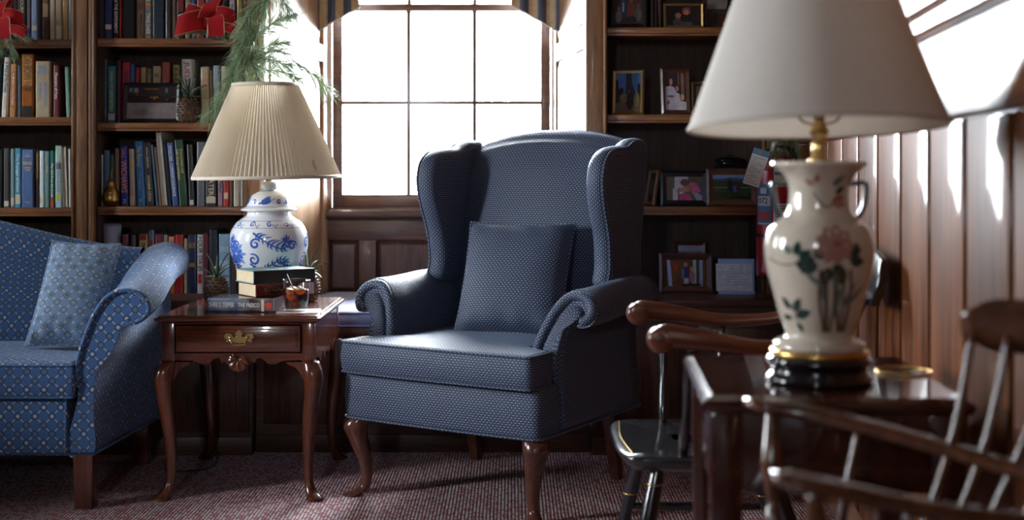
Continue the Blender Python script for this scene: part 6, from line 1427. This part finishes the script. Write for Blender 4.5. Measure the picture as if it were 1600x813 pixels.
# gilt-rimmed glass coaster on the table
t = thing('glass_coaster', 'round glass coaster with a gilt rim, right of the floral lamp', 'coaster', ((1412-800)*2.375/2000, 2.375, TTZ+0.0005))
MB().lathe([(0.0, 0.0), (0.046, 0.0), (0.049, 0.001), (0.046, 0.0016), (0.0, 0.0012)], 40, cap=False).build('glass_disc', thin_glass('coaster_glass', (0.96, 0.97, 0.97), 0.06), t)
MB().tube([(0.0500*math.cos(2*PI*k/40), 0.0500*math.sin(2*PI*k/40), 0.0022) for k in range(40)], 0.0022, 8, closed=True).build('gilt_rim', GOLD, t)

# ------------------------------------------------------------------ spindle chairs
def turned(path_a, path_b, radii, mat, name, parent, n=12):
    A, B = Vector(path_a), Vector(path_b); N = len(radii)
    P = [A+(B-A)*(k/(N-1)) for k in range(N)]
    sp_ = spline(P, 3); rr = [lerp_list(radii, k/(len(sp_)-1)) for k in range(len(sp_))]
    return MB().tube(sp_, rr, n).build(name, mat, parent)
def seat_shape(parent, z, mat, w=0.24, wb=0.20, d=0.46):
    ol = dense([(-w, 0.02), (-w*0.5, 0.0), (w*0.5, 0.0), (w, 0.02), (w*1.04, 0.18), (wb*1.1, d*0.8), (wb*0.8, d), (-wb*0.8, d), (-wb*1.1, d*0.8), (-w*1.04, 0.18)], 0.03, 0.05)
    m = MB(); m.grid([[(x, y, zz) for x, y in offset_poly(ol, o_)] for zz, o_ in ((z-0.045, 0.05), (z-0.035, 0.02), (z-0.018, 0.004), (z-0.006, 0.0), (z, 0.006), (z, 0.03), (z-0.006, 0.10), (z-0.010, 0.16))], close_u=True, cap=True)
    return m.build('seat', mat, parent)
# --- black chair with cherry arms behind the lamp table, facing left
ca = thing('black_armchair', 'black spindle armchair with cherry arms behind the lamp table', 'chair', (0.258, 3.30, 0), -PI/2)
seat_shape(ca, 0.42, BLACKLAC, w=0.235, wb=0.21, d=0.47)
ed = spline([(-0.205, 0.035, 0.4205), (0, 0.022, 0.4205), (0.205, 0.035, 0.4205)], 8); MB().tube(ed, 0.0016, 6).build('gold_line', GOLD, ca)
for sx in (-1, 1):
    for (tx_, ty_, bx, by) in ((0.17, 0.10, 0.235, 0.02), (0.15, 0.37, 0.215, 0.50)):
        lg = turned((sx*tx_, ty_, 0.39), (sx*bx, by, 0.0), [0.016, 0.019, 0.021, 0.022, 0.020, 0.017, 0.019, 0.016, 0.014, 0.012], BLACKLAC, 'leg', ca)
        for f in (0.12, 0.42):
            p_ = Vector((sx*tx_, ty_, 0.39)).lerp(Vector((sx*bx, by, 0)), f); MB().lathe([(0.0205, -0.002), (0.0225, 0), (0.0205, 0.002)], 16, p_).build('gold_ring', GOLD, lg)
    # arm: scrolled front, dips, rises to the back post
    ap_ = spline([(sx*0.272, 0.070, 0.712), (sx*0.275, 0.105, 0.716), (sx*0.278, 0.20, 0.706), (sx*0.276, 0.32, 0.688), (sx*0.265, 0.43, 0.692), (sx*0.250, 0.505, 0.705), (sx*0.235, 0.535, 0.710)], 6)
    hs = [0.016, 0.030, 0.026, 0.020, 0.017, 0.017, 0.015]
    m = MB(); rows = []
    for k, p_ in enumerate(ap_):
        h_ = lerp_list(hs, k/(len(ap_)-1)); w_ = h_*0.9+0.006
        rows.append([(p_.x+w_*math.cos(a), p_.y, p_.z+h_*math.sin(a)*(1.0)) for a in [2*PI*q_/14 for q_ in range(14)]])
    m.grid(rows, close_u=True, cap=True, flip=False); m.build('arm', W_ARM, ca, recalc=True)
    m = MB(); q_ = MB().lathe(smooth_prof([(0.0, -0.034), (0.022, -0.033), (0.030, -0.026), (0.032, 0.0), (0.030, 0.026), (0.022, 0.033), (0.0, 0.034)], 2), 24).build('arm_scroll', W_ARM, ca)
    q_.location = (sx*0.272, 0.092, 0.708); q_.rotation_euler = (0, PI/2, 0)
    turned((sx*0.272, 0.165, 0.69), (sx*0.205, 0.155, 0.41), [0.009, 0.011, 0.014, 0.011, 0.009, 0.012, 0.013, 0.010], BLACKLAC, 'arm_post', ca)
    turned((sx*0.268, 0.33, 0.68), (sx*0.200, 0.30, 0.41), [0.008, 0.010, 0.011, 0.009, 0.008], BLACKLAC, 'arm_post', ca)
    turned((sx*0.165, 0.435, 0.41), (sx*0.235, 0.585, 0.80), [0.014, 0.015, 0.013, 0.012, 0.011], BLACKLAC, 'back_post', ca)
for k in range(5):
    f = -1+2*(k+1)/6
    turned((f*0.15, 0.44, 0.41), (f*0.215, 0.590+0.02*(1-f*f), 0.80), [0.008, 0.010, 0.011, 0.009, 0.007], BLACKLAC, 'spindle', ca)
m = MB(); rows = []
for j in range(25):
    f = -1+2*j/24; y = 0.585+0.025*(1-f*f); zt_ = 0.925-0.025*abs(f)**3; zb_ = 0.780+0.012*abs(f)**2
    rows.append([(f*0.330, y-0.010, zb_), (f*0.330, y-0.012+0.018, (zb_+zt_)/2), (f*0.330, y+0.014, zt_-0.008), (f*0.330, y+0.022, zt_), (f*0.330, y+0.030, zt_-0.008), (f*0.330, y+0.026, (zb_+zt_)/2), (f*0.330, y+0.010, zb_)])
m.grid(rows, close_u=True, cap=True); m.build('crest_rail', BLACKLAC, ca, recalc=True)
for a, b_ in (((-0.20, 0.06, 0.19), (-0.19, 0.43, 0.19)), ((0.20, 0.06, 0.19), (0.19, 0.43, 0.19)), ((-0.195, 0.245, 0.19), (0.195, 0.245, 0.19)), ((-0.212, 0.047, 0.14), (0.212, 0.047, 0.14))):
    turned(a, b_, [0.008, 0.011, 0.013, 0.011, 0.008], BLACKLAC, 'stretcher', ca)

# --- brown windsor chair in the right foreground, facing left
cb_ = thing('brown_windsor_chair', 'brown spindle-back armchair in the right foreground', 'chair', (0.56, 1.78, 0), 0)
o0 = Vector(cb_.location)
def wp(x, y, z): return Vector((x, y, z))-o0
rail = spline([wp(0.368, 2.03, 0.742), wp(0.44, 2.005, 0.734), wp(0.55, 1.945, 0.716), wp(0.66, 1.865, 0.694), wp(0.755, 1.765, 0.678), wp(0.800, 1.66, 0.672), wp(0.775, 1.575, 0.672), wp(0.70, 1.545, 0.676), wp(0.60, 1.55, 0.684), wp(0.50, 1.56, 0.696), wp(0.40, 1.572, 0.716), wp(0.320, 1.578, 0.732)], 6)
N = len(rail)
m = MB(); rows = []
for k, p_ in enumerate(rail):
    t_ = (rail[min(N-1, k+1)]-rail[max(0, k-1)]); t_.z = 0; t_.normalize(); nrm = Vector((-t_.y, t_.x, 0)); e_ = min(k, N-1-k)
    w_ = 0.019+(0.012*math.exp(-((e_-3)/3.5)**2)); w_ *= min(1, 0.45+e_*0.28)
    h_ = 0.0125*min(1, 0.5+e_*0.25)
    rows.append([p_+nrm*w_*math.cos(a)+Vector((0, 0, h_*math.sin(a))) for a in [2*PI*q_/14 for q_ in range(14)]])
m.grid(rows, close_u=True, cap=True); m.build('arm_rail', W_BCHAIR, cb_, recalc=True)
# seat below, legs
sz = 0.44; sc0 = wp(0.585, 1.76, sz)
ol = dense([(sc0.x+a, sc0.y+b_) for a, b_ in ((-0.25, -0.20), (0.05, -0.215), (0.17, -0.16), (0.20, 0.0), (0.17, 0.16), (0.05, 0.215), (-0.25, 0.22))], 0.03, 0.05)
m = MB(); m.grid([[(x, y, zz) for x, y in offset_poly(ol, o_)] for zz, o_ in ((sz-0.045, 0.04), (sz-0.03, 0.01), (sz-0.008, 0.0), (sz, 0.01), (sz-0.004, 0.05), (sz-0.010, 0.11))], close_u=True, cap=True); m.build('seat', W_BCHAIR, cb_)
for a, b_, dx, dy in ((-0.17, -0.14, -0.05, -0.05), (-0.17, 0.15, -0.05, 0.05), (0.10, -0.13, 0.06, -0.05), (0.10, 0.13, 0.06, 0.05)):
    turned((sc0.x+a, sc0.y+b_, sz-0.03), (sc0.x+a+dx, sc0.y+b_+dy, 0.0), [0.015, 0.020, 0.023, 0.018, 0.014, 0.020, 0.021, 0.016, 0.013, 0.012], W_BCHAIR, 'leg', cb_)
for y_ in (-0.15, 0.16): turned((sc0.x-0.19, sc0.y+y_, 0.20), (sc0.x+0.13, sc0.y+y_*0.95, 0.20), [0.008, 0.012, 0.014, 0.012, 0.008], W_BCHAIR, 'stretcher', cb_)
# front arm posts (turned) and short spindles under the arms
for (ax, ay, az, bx, by) in ((0.408, 2.015, 0.730, 0.400, 1.955), (0.372, 1.574, 0.715, 0.395, 1.590)):
    turned(wp(ax, ay, az), wp(bx, by, sz-0.01), [0.010, 0.013, 0.017, 0.019, 0.013, 0.009, 0.014, 0.010, 0.013, 0.016, 0.014, 0.011], W_BCHAIR, 'arm_post', cb_)
def rail_pt(f): return rail[int(f*(N-1))]
for f, (bx, by) in ((0.17, (0.47, 1.935)), (0.74, (0.60, 1.595)), (0.84, (0.49, 1.580))):
    turned(rail_pt(f), wp(bx, by, sz-0.01), [0.006, 0.008, 0.0085, 0.007, 0.006], W_BCHAIR, 'arm_spindle', cb_)
# long back spindles through the rail to the crest
crest = spline([wp(0.668, 1.90, 0.880), wp(0.755, 1.845, 0.882), wp(0.835, 1.755, 0.884), wp(0.868, 1.65, 0.884), wp(0.850, 1.555, 0.882), wp(0.79, 1.478, 0.880)], 6)
Nc = len(crest)
for k, (g_, f, bx, by) in enumerate(((0.262, 0.05, 0.548, 1.875), (0.292, 0.16, 0.572, 1.86), (0.322, 0.27, 0.598, 1.84), (0.355, 0.39, 0.63, 1.81), (0.41, 0.52, 0.66, 1.77), (0.48, 0.65, 0.68, 1.72), (0.56, 0.79, 0.685, 1.67), (0.64, 0.92, 0.67, 1.62))):
    top = crest[int(f*(Nc-1))]; rp = rail_pt(g_); bot = wp(bx, by, sz-0.01)
    sp_ = spline([bot, rp, top], 6)
    MB().tube(sp_, [lerp_list([0.0065, 0.008, 0.0075, 0.0065, 0.006], q_/(len(sp_)-1)) for q_ in range(len(sp_))], 10).build('spindle', W_BCHAIR, cb_)
m = MB(); rows = []
for k, p_ in enumerate(crest):
    t_ = (crest[min(Nc-1, k+1)]-crest[max(0, k-1)]).normalized(); nrm = Vector((-t_.y, t_.x, 0)).normalized(); e_ = min(k, Nc-1-k); hh = 0.042*min(1, 0.45+0.22*e_)
    rows.append([p_+Vector((0, 0, hh*math.sin(a)))+nrm*(-0.011*math.cos(a)-0.010*math.sin(a)) for a in [2*PI*q_/14 for q_ in range(14)]])
m.grid(rows, close_u=True, cap=True); m.build('crest_rail', W_BCHAIR, cb_, recalc=True)
